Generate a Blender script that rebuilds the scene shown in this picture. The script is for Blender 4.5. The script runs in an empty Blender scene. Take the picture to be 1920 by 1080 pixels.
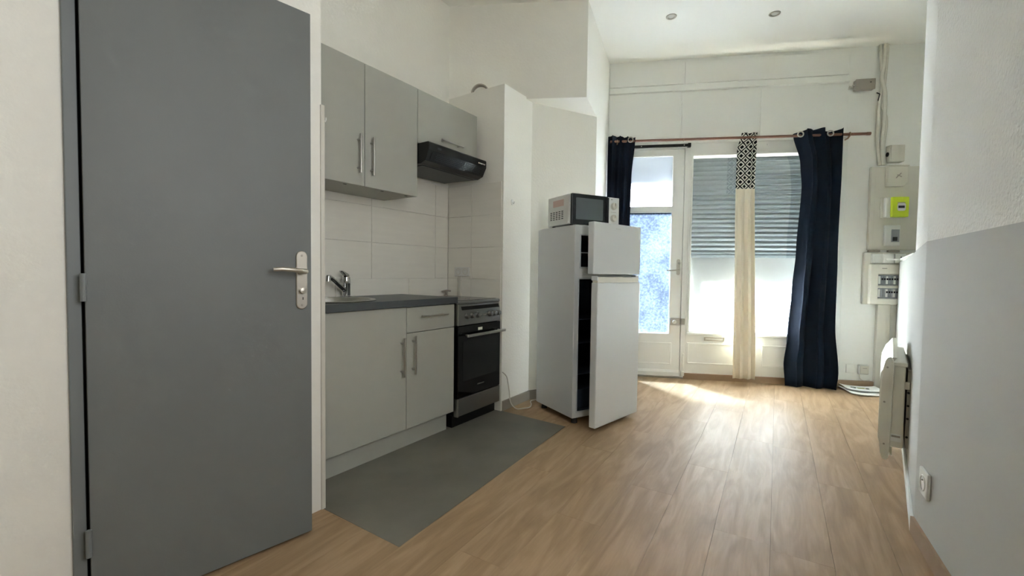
import bpy, bmesh, math, random
from mathutils import Matrix, Vector
random.seed(7)
S = bpy.context.scene
C = S.collection
R = math.radians

# ------------------------------------------------------------------ camera
F_PX, PITCH, ROLL, CAM_H = 826.7, R(2.087), R(0.739), 1.06
fw = Vector((0, math.cos(PITCH), -math.sin(PITCH)))
up0 = Vector((0, math.sin(PITCH), math.cos(PITCH)))
rt0 = Vector((1, 0, 0))
rt = math.cos(ROLL)*rt0 + math.sin(ROLL)*up0
up = -math.sin(ROLL)*rt0 + math.cos(ROLL)*up0
cam_d = bpy.data.cameras.new('camera')
cam_d.sensor_width = 36.0
cam_d.lens = 36.0*F_PX/1920.0
cam_d.clip_start = 0.02
cam = bpy.data.objects.new('camera', cam_d)
C.objects.link(cam)
m = Matrix((rt, up, -fw)).transposed().to_4x4()
m.translation = Vector((0, 0, CAM_H))
cam.matrix_world = m
S.camera = cam

# ------------------------------------------------------------------ world, sun, daylight, exposure
W = bpy.data.worlds.new('sky')
S.world = W
W.use_nodes = True
bg = W.node_tree.nodes['Background']
bg.inputs[0].default_value = (0.76, 0.87, 1.0, 1)
bg.inputs[1].default_value = 0.22
sun_d = bpy.data.lights.new('sun', 'SUN')
sun_d.energy = 490.0
sun_d.angle = R(6.0)
sun_d.color = (0.915, 0.965, 1.0)
sun = bpy.data.objects.new('sun', sun_d)
C.objects.link(sun)
SUN_E, SUN_AZ = R(58), R(156)
sd = Vector((math.sin(SUN_AZ)*math.cos(SUN_E), math.cos(SUN_AZ)*math.cos(SUN_E), -math.sin(SUN_E)))
sun.rotation_euler = sd.to_track_quat('-Z', 'Y').to_euler()
sun.location = (0, 8, 8)
S.view_settings.view_transform = 'Standard'
S.view_settings.look = 'None'
S.view_settings.gamma = 1.0
S.view_settings.use_curve_mapping = False
S.view_settings.exposure = 0.88
S.cycles.sample_clamp_indirect = 0.0
S.cycles.adaptive_threshold = 0.04
S.cycles.max_bounces = 8
S.cycles.diffuse_bounces = 7
S.cycles.glossy_bounces = 2
S.cycles.transparent_max_bounces = 8

# ------------------------------------------------------------------ frames (plan directions measured from the place)
KA = R(34.37)
def rotz(deg): return R(deg)
FR_K = Matrix.Rotation(R(90-34.37), 4, 'Z')                                   # kitchen: x along the run, y into the wall
FR_W = Matrix.Translation((1.9, 4.41, 0)) @ Matrix.Rotation(R(-10), 4, 'Z')    # window wall: x along it, y outwards
FR_R = Matrix.Translation((1.676, 1.79, 0)) @ Matrix.Rotation(R(90-40.2), 4, 'Z')  # radiator wall: x away, y into room
FR_N = Matrix.Translation((1.676, 1.79, 0)) @ Matrix.Rotation(R(90-29.5), 4, 'Z')  # near right wall: x away, y into room
FR_F = Matrix.Translation((0.428, 3.03, 0)) @ Matrix.Rotation(R(29), 4, 'Z')   # fridge
I4 = Matrix.Identity(4)
def kw(a, b): v = FR_K @ Vector((a, b, 0)); return (v.x, v.y)
def ww(a, b): v = FR_W @ Vector((a, b, 0)); return (v.x, v.y)
def rw(a, b): v = FR_R @ Vector((a, b, 0)); return (v.x, v.y)
def nw(a, b): v = FR_N @ Vector((a, b, 0)); return (v.x, v.y)
CEIL = 3.19

# fill light behind the added, unseen window in the right wall beside and behind the camera
ar = bpy.data.lights.new('side_fill_light', 'AREA')
ar.shape = 'RECTANGLE'; ar.size = 1.06; ar.size_y = 1.26
ar.energy = 17.5; ar.color = (0.97, 0.985, 1.0)
aro = bpy.data.objects.new('side_fill_light', ar)
C.objects.link(aro)
aro.matrix_world = FR_N @ Matrix.Translation((-1.85, -0.16, 1.70)) @ Matrix.Rotation(R(90), 4, 'X')

# ------------------------------------------------------------------ materials
def lin(c):
    return tuple(((x/255)/12.92 if x/255 <= 0.04045 else ((x/255+0.055)/1.055)**2.4) for x in c) + (1,)
def mat(name, rgb, rough=0.5, metal=0.0, spec=0.5, bump=0.0, bscale=50, var=0.0, vscale=3.0, coat=0.0, detail=3.0, stretch=None, trans=0.0):
    M = bpy.data.materials.new(name); M.use_nodes = True
    nt = M.node_tree; P = nt.nodes['Principled BSDF']
    P.inputs['Base Color'].default_value = lin(rgb)
    P.inputs['Roughness'].default_value = rough
    P.inputs['Metallic'].default_value = metal
    P.inputs['Specular IOR Level'].default_value = spec
    P.inputs['Coat Weight'].default_value = coat
    if bump or var:
        tc = nt.nodes.new('ShaderNodeTexCoord')
        src = tc.outputs['Object']
        if stretch:
            mp = nt.nodes.new('ShaderNodeMapping'); mp.inputs['Scale'].default_value = stretch
            nt.links.new(src, mp.inputs[0]); src = mp.outputs[0]
    if bump:
        n = nt.nodes.new('ShaderNodeTexNoise'); n.inputs['Scale'].default_value = bscale; n.inputs['Detail'].default_value = detail
        nt.links.new(src, n.inputs['Vector'])
        b = nt.nodes.new('ShaderNodeBump'); b.inputs['Strength'].default_value = bump; b.inputs['Distance'].default_value = 0.01
        nt.links.new(n.outputs[0], b.inputs['Height']); nt.links.new(b.outputs[0], P.inputs['Normal'])
    if var:
        n2 = nt.nodes.new('ShaderNodeTexNoise'); n2.inputs['Scale'].default_value = vscale; n2.inputs['Detail'].default_value = 4
        nt.links.new(src, n2.inputs['Vector'])
        mx = nt.nodes.new('ShaderNodeMix'); mx.data_type = 'RGBA'
        c = lin(rgb)
        mx.inputs[6].default_value = tuple(x*(1-var) for x in c[:3])+(1,)
        mx.inputs[7].default_value = tuple(min(1, x*(1+var)) for x in c[:3])+(1,)
        nt.links.new(n2.outputs[0], mx.inputs[0]); nt.links.new(mx.outputs[2], P.inputs['Base Color'])
    return M
M = {}
M['wall'] = mat('white_paint', (241, 239, 230), 0.85, spec=0.2, bump=0.12, bscale=60, var=0.02, vscale=1.5)
M['wall_far'] = mat('white_wood_paint', (238, 238, 232), 0.55, spec=0.3, bump=0.05, bscale=25)
M['ceil'] = mat('ceiling_paint', (243, 242, 234), 0.9, spec=0.1)
M['door'] = mat('grey_door_paint', (117, 120, 118), 0.5, spec=0.35, bump=0.04, bscale=180)
M['jamb'] = mat('grey_jamb_paint', (126, 130, 130), 0.5, spec=0.35)
M['cab'] = mat('grey_laminate', (174, 174, 164), 0.45, spec=0.4, bump=0.03, bscale=260, var=0.015, vscale=8)
M['cab_in'] = mat('cabinet_carcass', (196, 190, 176), 0.5)
M['worktop'] = mat('slate_laminate', (72, 76, 78), 0.38, spec=0.5, var=0.18, vscale=14, bump=0.05, bscale=90)
M['steel'] = mat('brushed_steel', (184, 182, 176), 0.3, metal=1.0, stretch=(1, 1, 40), bump=0.02, bscale=30)
M['steel_dk'] = mat('oven_steel', (150, 150, 148), 0.35, metal=0.9)
M['chrome'] = mat('chrome', (205, 205, 205), 0.08, metal=1.0)
M['nickel'] = mat('satin_nickel', (196, 190, 178), 0.36, metal=0.85)
M['black'] = mat('black_enamel', (14, 14, 15), 0.3, spec=0.5)
M['hood'] = mat('hood_black', (20, 21, 22), 0.38, spec=0.5)
M['hood_dot'] = mat('hood_mesh', (74, 78, 80), 0.45, metal=0.4)
M['glassblk'] = mat('black_glass', (6, 6, 7), 0.06, spec=0.5)
M['ovenwin'] = mat('oven_window', (26, 29, 30), 0.12, spec=0.5)
M['hob'] = mat('hob_glass', (58, 58, 58), 0.14, spec=0.6)
M['white_pl'] = mat('white_plastic', (226, 226, 220), 0.4)
M['beige_pl'] = mat('aged_white_plastic', (218, 214, 201), 0.45)
M['grey_pl'] = mat('grey_plastic', (168, 160, 148), 0.5)
M['fridge'] = mat('fridge_white', (216, 219, 220), 0.3, spec=0.5)
M['fridge_in'] = mat('fridge_liner', (196, 202, 206), 0.35)
M['fridge_shade'] = mat('shaded_liner', (54, 64, 80), 0.5)  # shade of the unlit compartments put into the liner colour
M['gasket'] = mat('door_gasket', (204, 206, 206), 0.6)
M['mw_white'] = mat('microwave_white', (224, 224, 220), 0.35)
M['mw_blk'] = mat('microwave_door', (34, 38, 40), 0.15)
M['mw_win'] = mat('microwave_window', (84, 92, 94), 0.2)
M['dark'] = mat('dark_slot', (30, 30, 30), 0.7)
M['navy'] = mat('navy_cloth', (30, 37, 50), 0.9, spec=0.15, bump=0.08, bscale=400)
M['rod'] = mat('brown_wood_rod', (132, 92, 74), 0.4, var=0.15, vscale=30)
M['skirt'] = mat('wood_skirting', (164, 136, 108), 0.5, var=0.1, vscale=12)
M['skirt_grey'] = mat('taupe_skirting', (150, 142, 128), 0.5, var=0.06, vscale=12)
M['lime'] = mat('lime_plastic', (206, 226, 40), 0.4)
M['paper'] = mat('paper', (232, 232, 228), 0.8)
M['ink'] = mat('print_ink', (58, 70, 52), 0.8)
M['olive'] = mat('print_olive', (150, 150, 60), 0.8)
M['cable'] = mat('grey_cable', (196, 190, 178), 0.5)
M['radiator'] = mat('radiator_enamel', (226, 223, 210), 0.4)
M['vinyl'] = mat('grey_vinyl', (117, 113, 103), 0.45, spec=0.35, var=0.4, vscale=3, bump=0.04, bscale=70)
M['outer'] = mat('outer_frame_paint', (110, 112, 112), 0.7)
M['slat'] = mat('shutter_slat', (126, 136, 140), 0.5)
M['sub'] = mat('subfloor', (70, 58, 46), 0.9)
M['grout'] = mat('grout', (168, 162, 148), 0.9)
M['red_print'] = mat('sticker_print', (206, 178, 168), 0.6)
M['breaker'] = mat('breaker_grey', (150, 152, 156), 0.5)
M['tile'] = mat('cream_tile', (237, 234, 223), 0.3, spec=0.45, var=0.05, vscale=4, stretch=(1, 1, 9), bump=0.02, bscale=8)
M['lamp_gl'] = mat('spot_glass', (206, 204, 196), 0.2)

def wall_right_mat():
    Mx = bpy.data.materials.new('rough_plaster_grey_dado'); Mx.use_nodes = True
    nt = Mx.node_tree; P = nt.nodes['Principled BSDF']; P.inputs['Roughness'].default_value = 0.8
    P.inputs['Specular IOR Level'].default_value = 0.2
    tc = nt.nodes.new('ShaderNodeTexCoord'); sp = nt.nodes.new('ShaderNodeSeparateXYZ')
    nt.links.new(tc.outputs['Object'], sp.inputs[0])
    gt = nt.nodes.new('ShaderNodeMath'); gt.operation = 'GREATER_THAN'; gt.inputs[1].default_value = 1.205
    nt.links.new(sp.outputs[2], gt.inputs[0])
    mx = nt.nodes.new('ShaderNodeMix'); mx.data_type = 'RGBA'
    mx.inputs[6].default_value = lin((199, 199, 194)); mx.inputs[7].default_value = lin((240, 239, 232))
    nt.links.new(gt.outputs[0], mx.inputs[0]); nt.links.new(mx.outputs[2], P.inputs['Base Color'])
    n = nt.nodes.new('ShaderNodeTexNoise'); n.inputs['Scale'].default_value = 75; n.inputs['Detail'].default_value = 5
    nt.links.new(tc.outputs['Object'], n.inputs['Vector'])
    st = nt.nodes.new('ShaderNodeMath'); st.operation = 'MULTIPLY_ADD'; st.inputs[1].default_value = 0.75; st.inputs[2].default_value = 0.05
    nt.links.new(gt.outputs[0], st.inputs[0])
    b = nt.nodes.new('ShaderNodeBump'); b.inputs['Distance'].default_value = 0.012
    nt.links.new(st.outputs[0], b.inputs['Strength']); nt.links.new(n.outputs[0], b.inputs['Height']); nt.links.new(b.outputs[0], P.inputs['Normal'])
    return Mx
M['wall_right'] = wall_right_mat()

def plank_mat():
    Mx = bpy.data.materials.new('oak_laminate'); Mx.use_nodes = True
    nt = Mx.node_tree; P = nt.nodes['Principled BSDF']
    P.inputs['Roughness'].default_value = 0.5; P.inputs['Specular IOR Level'].default_value = 0.3
    tc = nt.nodes.new('ShaderNodeTexCoord'); oi = nt.nodes.new('ShaderNodeObjectInfo')
    cmb = nt.nodes.new('ShaderNodeCombineXYZ')
    ml = nt.nodes.new('ShaderNodeMath'); ml.operation = 'MULTIPLY'; ml.inputs[1].default_value = 37.0
    nt.links.new(oi.outputs['Random'], ml.inputs[0]); nt.links.new(ml.outputs[0], cmb.inputs[0]); nt.links.new(ml.outputs[0], cmb.inputs[1])
    ad = nt.nodes.new('ShaderNodeVectorMath'); nt.links.new(tc.outputs['Object'], ad.inputs[0]); nt.links.new(cmb.outputs[0], ad.inputs[1])
    mp = nt.nodes.new('ShaderNodeMapping'); mp.inputs['Scale'].default_value = (1.3, 8, 1); nt.links.new(ad.outputs[0], mp.inputs[0])
    n1 = nt.nodes.new('ShaderNodeTexNoise'); n1.inputs['Scale'].default_value = 1.4; n1.inputs['Detail'].default_value = 5; n1.inputs['Distortion'].default_value = 1.6
    nt.links.new(mp.outputs[0], n1.inputs['Vector'])
    mp2 = nt.nodes.new('ShaderNodeMapping'); mp2.inputs['Scale'].default_value = (5, 90, 1); nt.links.new(ad.outputs[0], mp2.inputs[0])
    n2 = nt.nodes.new('ShaderNodeTexNoise'); n2.inputs['Scale'].default_value = 1.5; n2.inputs['Detail'].default_value = 3
    nt.links.new(mp2.outputs[0], n2.inputs['Vector'])
    rp = nt.nodes.new('ShaderNodeValToRGB')
    rp.color_ramp.elements[0].position = 0.2; rp.color_ramp.elements[0].color = lin((160, 128, 91))
    rp.color_ramp.elements[1].position = 0.62; rp.color_ramp.elements[1].color = lin((190, 157, 118))
    e = rp.color_ramp.elements.new(0.45); e.color = lin((177, 144, 104))
    nt.links.new(n1.outputs[0], rp.inputs[0])
    mx = nt.nodes.new('ShaderNodeMix'); mx.data_type = 'RGBA'; mx.blend_type = 'MULTIPLY'; mx.inputs[0].default_value = 0.22
    nt.links.new(rp.outputs[0], mx.inputs[6]); nt.links.new(n2.outputs[0], mx.inputs[7])
    hs = nt.nodes.new('ShaderNodeHueSaturation'); hs.inputs['Saturation'].default_value = 0.92
    mr = nt.nodes.new('ShaderNodeMapRange'); mr.inputs[3].default_value = 0.97*0.97; mr.inputs[4].default_value = 1.03*0.97
    nt.links.new(oi.outputs['Random'], mr.inputs[0]); nt.links.new(mr.outputs[0], hs.inputs['Value'])
    nt.links.new(mx.outputs[2], hs.inputs['Color']); nt.links.new(hs.outputs[0], P.inputs['Base Color'])
    b = nt.nodes.new('ShaderNodeBump'); b.inputs['Strength'].default_value = 0.05; b.inputs['Distance'].default_value = 0.004
    nt.links.new(n2.outputs[0], b.inputs['Height']); nt.links.new(b.outputs[0], P.inputs['Normal'])
    return Mx
M['plank'] = plank_mat()

def film_mat(name, col, tw, clear, clouds=False):
    """sun-lit diffusing glass: translucent with a share of clear glass"""
    Mx = bpy.data.materials.new(name); Mx.use_nodes = True
    nt = Mx.node_tree; nt.nodes.remove(nt.nodes['Principled BSDF']); out = nt.nodes['Material Output']
    tl = nt.nodes.new('ShaderNodeBsdfTranslucent'); tl.inputs[0].default_value = col
    df = nt.nodes.new('ShaderNodeBsdfDiffuse'); df.inputs[0].default_value = (0.75, 0.78, 0.8, 1)
    a = nt.nodes.new('ShaderNodeMixShader'); a.inputs[0].default_value = tw
    nt.links.new(df.outputs[0], a.inputs[1]); nt.links.new(tl.outputs[0], a.inputs[2])
    tr = nt.nodes.new('ShaderNodeBsdfTransparent')
    if clouds: tr.inputs[0].default_value = (0.10, 0.115, 0.13, 1)
    b = nt.nodes.new('ShaderNodeMixShader'); b.inputs[0].default_value = clear
    nt.links.new(a.outputs[0], b.inputs[1]); nt.links.new(tr.outputs[0], b.inputs[2])
    nt.links.new(b.outputs[0], out.inputs[0])
    if clouds:
        tc = nt.nodes.new('ShaderNodeTexCoord')
        n = nt.nodes.new('ShaderNodeTexNoise'); n.inputs['Scale'].default_value = 48; n.inputs['Detail'].default_value = 6; n.inputs['Roughness'].default_value = 0.75
        n2 = nt.nodes.new('ShaderNodeTexNoise'); n2.inputs['Scale'].default_value = 3.2; n2.inputs['Detail'].default_value = 2
        nt.links.new(tc.outputs['Object'], n.inputs['Vector']); nt.links.new(tc.outputs['Object'], n2.inputs['Vector'])
        ad = nt.nodes.new('ShaderNodeMath'); ad.operation = 'MULTIPLY_ADD'; ad.inputs[1].default_value = 0.5
        nt.links.new(n2.outputs[0], ad.inputs[0]); nt.links.new(n.outputs[0], ad.inputs[2])
        rp = nt.nodes.new('ShaderNodeValToRGB')
        rp.color_ramp.elements[0].position = 0.60; rp.color_ramp.elements[0].color = (0.022, 0.022, 0.022, 1)
        rp.color_ramp.elements[1].position = 0.95; rp.color_ramp.elements[1].color = (0.07, 0.07, 0.07, 1)
        nt.links.new(ad.outputs[0], rp.inputs[0])
        mr = nt.nodes.new('ShaderNodeMath'); mr.operation = 'SUBTRACT'; mr.inputs[0].default_value = 1.0
        nt.links.new(rp.outputs[0], mr.inputs[1]); nt.links.new(mr.outputs[0], b.inputs[0])
    return Mx
M['film'] = film_mat('frosted_film', (0.62, 0.64, 0.64, 1), 0.85, 0.0)
M['film_door'] = film_mat('frosted_upper_glass', (0.62, 0.65, 0.70, 1), 0.85, 0.0)
M['obscure'] = film_mat('textured_obscure_glass', (0.66, 0.78, 1.0, 1), 0.9, 0.6, True)

def clear_glass():
    Mx = bpy.data.materials.new('clear_glass'); Mx.use_nodes = True
    nt = Mx.node_tree; nt.nodes.remove(nt.nodes['Principled BSDF']); out = nt.nodes['Material Output']
    tr = nt.nodes.new('ShaderNodeBsdfTransparent'); gl = nt.nodes.new('ShaderNodeBsdfGlossy'); gl.inputs['Roughness'].default_value = 0.02
    a = nt.nodes.new('ShaderNodeMixShader'); a.inputs[0].default_value = 0.06
    nt.links.new(tr.outputs[0], a.inputs[1]); nt.links.new(gl.outputs[0], a.inputs[2]); nt.links.new(a.outputs[0], out.inputs[0])
    return Mx
M['clear'] = clear_glass()

def cream_cloth():
    """cream cloth with translucency; black and white diamond print above z = 1.88 (uv = metres on the cloth)"""
    Mx = bpy.data.materials.new('cream_cloth_diamond_header'); Mx.use_nodes = True
    nt = Mx.node_tree; P = nt.nodes['Principled BSDF']; out = nt.nodes['Material Output']
    P.inputs['Roughness'].default_value = 0.9; P.inputs['Specular IOR Level'].default_value = 0.1
    uv = nt.nodes.new('ShaderNodeUVMap'); uv.uv_map = 'UVMap'
    sp = nt.nodes.new('ShaderNodeSeparateXYZ'); nt.links.new(uv.outputs[0], sp.inputs[0])
    def mth(op, a, b=None, clampv=False):
        n = nt.nodes.new('ShaderNodeMath'); n.operation = op
        for i, v in enumerate((a, b)):
            if v is None: continue
            if isinstance(v, (int, float)): n.inputs[i].default_value = v
            else: nt.links.new(v, n.inputs[i])
        return n.outputs[0]
    u = mth('MULTIPLY', sp.outputs[0], 1/0.083); v = mth('MULTIPLY', sp.outputs[1], 1/0.083)
    fu = mth('ABSOLUTE', mth('SUBTRACT', mth('FRACT', u), 0.5)); fv = mth('ABSOLUTE', mth('SUBTRACT', mth('FRACT', v), 0.5))
    d = mth('ADD', fu, fv)                      # 0 centre .. 1 corner
    d2 = mth('ABSOLUTE', mth('SUBTRACT', d, 0.5))   # distance from the lattice lines
    # lattice black line d2<.09 ; white ring .09-.24 ; black inner square beyond .24
    ring = mth('MULTIPLY', mth('GREATER_THAN', d2, 0.085), mth('LESS_THAN', d2, 0.27))
    mxp = nt.nodes.new('ShaderNodeMix'); mxp.data_type = 'RGBA'
    mxp.inputs[6].default_value = lin((28, 28, 30)); mxp.inputs[7].default_value = lin((226, 222, 212))
    nt.links.new(ring, mxp.inputs[0])
    hd = mth('GREATER_THAN', sp.outputs[1], 1.885)
    mx = nt.nodes.new('ShaderNodeMix'); mx.data_type = 'RGBA'; mx.inputs[6].default_value = lin((243, 234, 214))
    nt.links.new(hd, mx.inputs[0]); nt.links.new(mxp.outputs[2], mx.inputs[7]); nt.links.new(mx.outputs[2], P.inputs['Base Color'])
    tl = nt.nodes.new('ShaderNodeBsdfTranslucent'); nt.links.new(mx.outputs[2], tl.inputs[0])
    a = nt.nodes.new('ShaderNodeMixShader'); a.inputs[0].default_value = 0.03
    nt.links.new(P.outputs[0], a.inputs[1]); nt.links.new(tl.outputs[0], a.inputs[2]); nt.links.new(a.outputs[0], out.inputs[0])
    return Mx
M['cream'] = cream_cloth()

# ------------------------------------------------------------------ mesh helpers
def B(): return bmesh.new()
def box(bm, x0, x1, y0, y1, z0, z1):
    v = [bm.verts.new((x, y, z)) for z in (z0, z1) for y in (y0, y1) for x in (x0, x1)]
    for f in ((0, 2, 3, 1), (4, 5, 7, 6), (0, 1, 5, 4), (2, 6, 7, 3), (0, 4, 6, 2), (1, 3, 7, 5)):
        bm.faces.new([v[i] for i in f])
    return bm
def prism(bm, poly, z0, z1):
    """poly: plan outline"""
    a = [bm.verts.new((p[0], p[1], z0)) for p in poly]; b = [bm.verts.new((p[0], p[1], z1)) for p in poly]
    bm.faces.new(a[::-1]); bm.faces.new(b)
    n = len(poly)
    for i in range(n): bm.faces.new((a[i], a[(i+1) % n], b[(i+1) % n], b[i]))
    return bm
def extr(bm, poly, x0, x1, axis='x'):
    """poly in (y,z) swept along x, or in (x,z) swept along y"""
    def P(t, p): return (t, p[0], p[1]) if axis == 'x' else (p[0], t, p[1])
    a = [bm.verts.new(P(x0, p)) for p in poly]; b = [bm.verts.new(P(x1, p)) for p in poly]
    bm.faces.new(a[::-1]); bm.faces.new(b)
    n = len(poly)
    for i in range(n): bm.faces.new((a[i], a[(i+1) % n], b[(i+1) % n], b[i]))
    return bm
def ring_pts(c, n, r, seg):
    n = n.normalized(); t = n.orthogonal().normalized(); u = n.cross(t)
    return [c + r*(math.cos(2*math.pi*i/seg)*t + math.sin(2*math.pi*i/seg)*u) for i in range(seg)]
def tube(bm, pts, r, seg=10, cap=True, aspect=None):
    pts = [Vector(p) for p in pts]; rs = r if isinstance(r, (list, tuple)) else [r]*len(pts)
    rings = []; tprev = None
    for i, p in enumerate(pts):
        if i == 0: d = pts[1]-p
        elif i == len(pts)-1: d = p-pts[i-1]
        else: d = (pts[i+1]-p).normalized()+(p-pts[i-1]).normalized()
        d.normalize()
        if tprev is None: t = d.orthogonal().normalized()
        else:
            t = tprev-d*tprev.dot(d); t = t.normalized() if t.length > 1e-6 else d.orthogonal().normalized()
        tprev = t; u = d.cross(t)
        rings.append([bm.verts.new(p+rs[i]*(math.cos(2*math.pi*k/seg)*t+math.sin(2*math.pi*k/seg)*u)) for k in range(seg)])
    for a, b in zip(rings, rings[1:]):
        for k in range(seg): bm.faces.new((a[k], a[(k+1) % seg], b[(k+1) % seg], b[k]))
    if cap: bm.faces.new(rings[0][::-1]); bm.faces.new(rings[-1])
    return bm
def cyl(bm, p0, p1, r0, r1=None, seg=20): return tube(bm, [p0, p1], [r0, r0 if r1 is None else r1], seg)
def lathe(bm, prof, c=(0, 0, 0), seg=32, axis='z', cap=True):
    rows = []
    for r, h in prof:
        row = []
        for k in range(seg):
            a = 2*math.pi*k/seg; x, y = r*math.cos(a), r*math.sin(a)
            v = (c[0]+x, c[1]+y, c[2]+h) if axis == 'z' else ((c[0]+x, c[1]+h, c[2]+y) if axis == 'y' else (c[0]+h, c[1]+x, c[2]+y))
            row.append(bm.verts.new(v))
        rows.append(row)
    for a, b in zip(rows, rows[1:]):
        for k in range(seg): bm.faces.new((a[k], a[(k+1) % seg], b[(k+1) % seg], b[k]))
    if not cap: return bm
    if prof[0][0] > 1e-5: bm.faces.new(rows[0][::-1])
    if prof[-1][0] > 1e-5: bm.faces.new(rows[-1])
    return bm
def torus(bm, c, R0, r, axis='y', seg=24, s2=8):
    rows = []
    for i in range(seg):
        a = 2*math.pi*i/seg; row = []
        for j in range(s2):
            b = 2*math.pi*j/s2; q = R0+r*math.cos(b); h = r*math.sin(b)
            x, y = q*math.cos(a), q*math.sin(a)
            row.append(bm.verts.new((c[0]+x, c[1]+h, c[2]+y) if axis == 'y' else ((c[0]+x, c[1]+y, c[2]+h) if axis == 'z' else (c[0]+h, c[1]+x, c[2]+y))))
        rows.append(row)
    for i in range(seg):
        a, b = rows[i], rows[(i+1) % seg]
        for j in range(s2): bm.faces.new((a[j], a[(j+1) % s2], b[(j+1) % s2], b[j]))
    return bm
def holed(bm, x0, x1, z0, z1, y0, y1, holes):
    """slab in x-z with rectangular holes, thickness y0..y1, one connected mesh"""
    xs = sorted({x0, x1, *[h[0] for h in holes], *[h[1] for h in holes]}); zs = sorted({z0, z1, *[h[2] for h in holes], *[h[3] for h in holes]})
    xs = [x for x in xs if x0 <= x <= x1]; zs = [z for z in zs if z0 <= z <= z1]
    V = {}
    def v(i, j, k):
        if (i, j, k) not in V: V[i, j, k] = bm.verts.new((xs[i], (y0, y1)[k], zs[j]))
        return V[i, j, k]
    def solid(i, j):
        if not (0 <= i < len(xs)-1 and 0 <= j < len(zs)-1): return False
        cx, cz = (xs[i]+xs[i+1])/2, (zs[j]+zs[j+1])/2
        return not any(h[0] < cx < h[1] and h[2] < cz < h[3] for h in holes)
    for i in range(len(xs)-1):
        for j in range(len(zs)-1):
            if not solid(i, j): continue
            bm.faces.new((v(i, j, 0), v(i+1, j, 0), v(i+1, j+1, 0), v(i, j+1, 0)))
            bm.faces.new((v(i, j, 1), v(i, j+1, 1), v(i+1, j+1, 1), v(i+1, j, 1)))
            if not solid(i-1, j): bm.faces.new((v(i, j, 0), v(i, j+1, 0), v(i, j+1, 1), v(i, j, 1)))
            if not solid(i+1, j): bm.faces.new((v(i+1, j, 0), v(i+1, j, 1), v(i+1, j+1, 1), v(i+1, j+1, 0)))
            if not solid(i, j-1): bm.faces.new((v(i, j, 0), v(i, j, 1), v(i+1, j, 1), v(i+1, j, 0)))
            if not solid(i, j+1): bm.faces.new((v(i, j+1, 0), v(i+1, j+1, 0), v(i+1, j+1, 1), v(i, j+1, 1)))
    return bm
def rrect(w, h, r, seg=5, cx=0, cz=0):
    pts = []
    for (sx, sz, a0) in ((1, 1, 0), (-1, 1, 90), (-1, -1, 180), (1, -1, 270)):
        for i in range(seg+1):
            a = R(a0+90*i/seg); pts.append((cx+sx*(w/2-r)+r*math.cos(a), cz+sz*(h/2-r)+r*math.sin(a)))
    return pts
def obj(name, bm, material, parent=None, bevel=0.0, smooth=False, mw=None, bseg=2):
    bmesh.ops.recalc_face_normals(bm, faces=bm.faces)
    me = bpy.data.meshes.new(name); bm.to_mesh(me); bm.free()
    o = bpy.data.objects.new(name, me); C.objects.link(o)
    me.materials.append(M[material] if isinstance(material, str) else material)
    if smooth:
        for p in me.polygons: p.use_smooth = True
        try: me.set_sharp_from_angle(angle=R(40))
        except Exception: pass
    if bevel:
        b = o.modifiers.new('bevel', 'BEVEL'); b.width = bevel; b.segments = bseg; b.limit_method = 'ANGLE'; b.angle_limit = R(40)
    if parent is not None: o.parent = parent
    if mw is not None: o.matrix_world = mw
    return o
def thing(name, label, cat, mw=I4, group=None):
    o = bpy.data.objects.new(name, None); o.empty_display_size = 0.05; C.objects.link(o); o.matrix_world = mw
    o['label'] = label; o['category'] = cat
    if group: o['group'] = group
    return o
def tag(o, label, cat, group=None):
    o['label'] = label; o['category'] = cat
    if group: o['group'] = group
    return o
SETTING = {'ceiling': ('flat white painted ceiling of the room', 'ceiling'), 'wall_left': ('cream wall around the grey interior door', 'wall'),
 'wall_partition': ('white partition end between the grey door and the kitchen units', 'wall'), 'wall_kitchen': ('white wall with cream tiles behind the sink', 'wall'),
 'wall_side': ('boxed white pillar with tiles beside the cooker', 'wall'), 'wall_recess': ('white wall behind the fridge', 'wall'), 'wall_beam': ('boxed white beam hanging from the ceiling above the fridge', 'beam'),
 'wall_lobby': ('dark wall behind the grey door', 'wall'), 'wall_back': ('plain white wall behind the viewer', 'wall'), 'wall_right': ('rounded rough white plaster wall above the radiator with grey lower half', 'wall'), 'wall_right_near': ('rough white plaster near right wall with grey lower half', 'wall'),
 'wall_right_low': ('low grey wall behind the radiator running to the meters', 'wall'), 'wall_alcove': ('end wall of the alcove beyond the meters', 'wall'), 'wall_window': ('white panelled wall above and beside the window', 'wall'),
 'baseboard_window': ('wood skirting under the shuttered window', 'skirting'), 'baseboard_pier': ('short brown skirting under the meter pier', 'skirting'), 'baseboard_kitchen': ('taupe skirting on the pillar beside the cooker', 'skirting'),
 'baseboard_recess': ('taupe skirting behind the fridge', 'skirting'), 'baseboard_left_far': ('taupe skirting between fridge and front door', 'skirting'), 'baseboard_right': ('wood skirting along the near grey right wall', 'skirting'),
 'baseboard_right_far': ('white skirting strip below the radiator', 'skirting')}
def struct(o, label=None, cat=None):
    o['kind'] = 'structure'
    if label is None and o.name in SETTING: label, cat = SETTING[o.name]
    if label: o['label'] = label
    if cat: o['category'] = cat
    return o
def sempty(name, label, cat, mw):
    o = thing(name, label, cat, mw); o['kind'] = 'structure'; return o
def at(mw, x, y, z=0): return mw @ Matrix.Translation((x, y, z))

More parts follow.
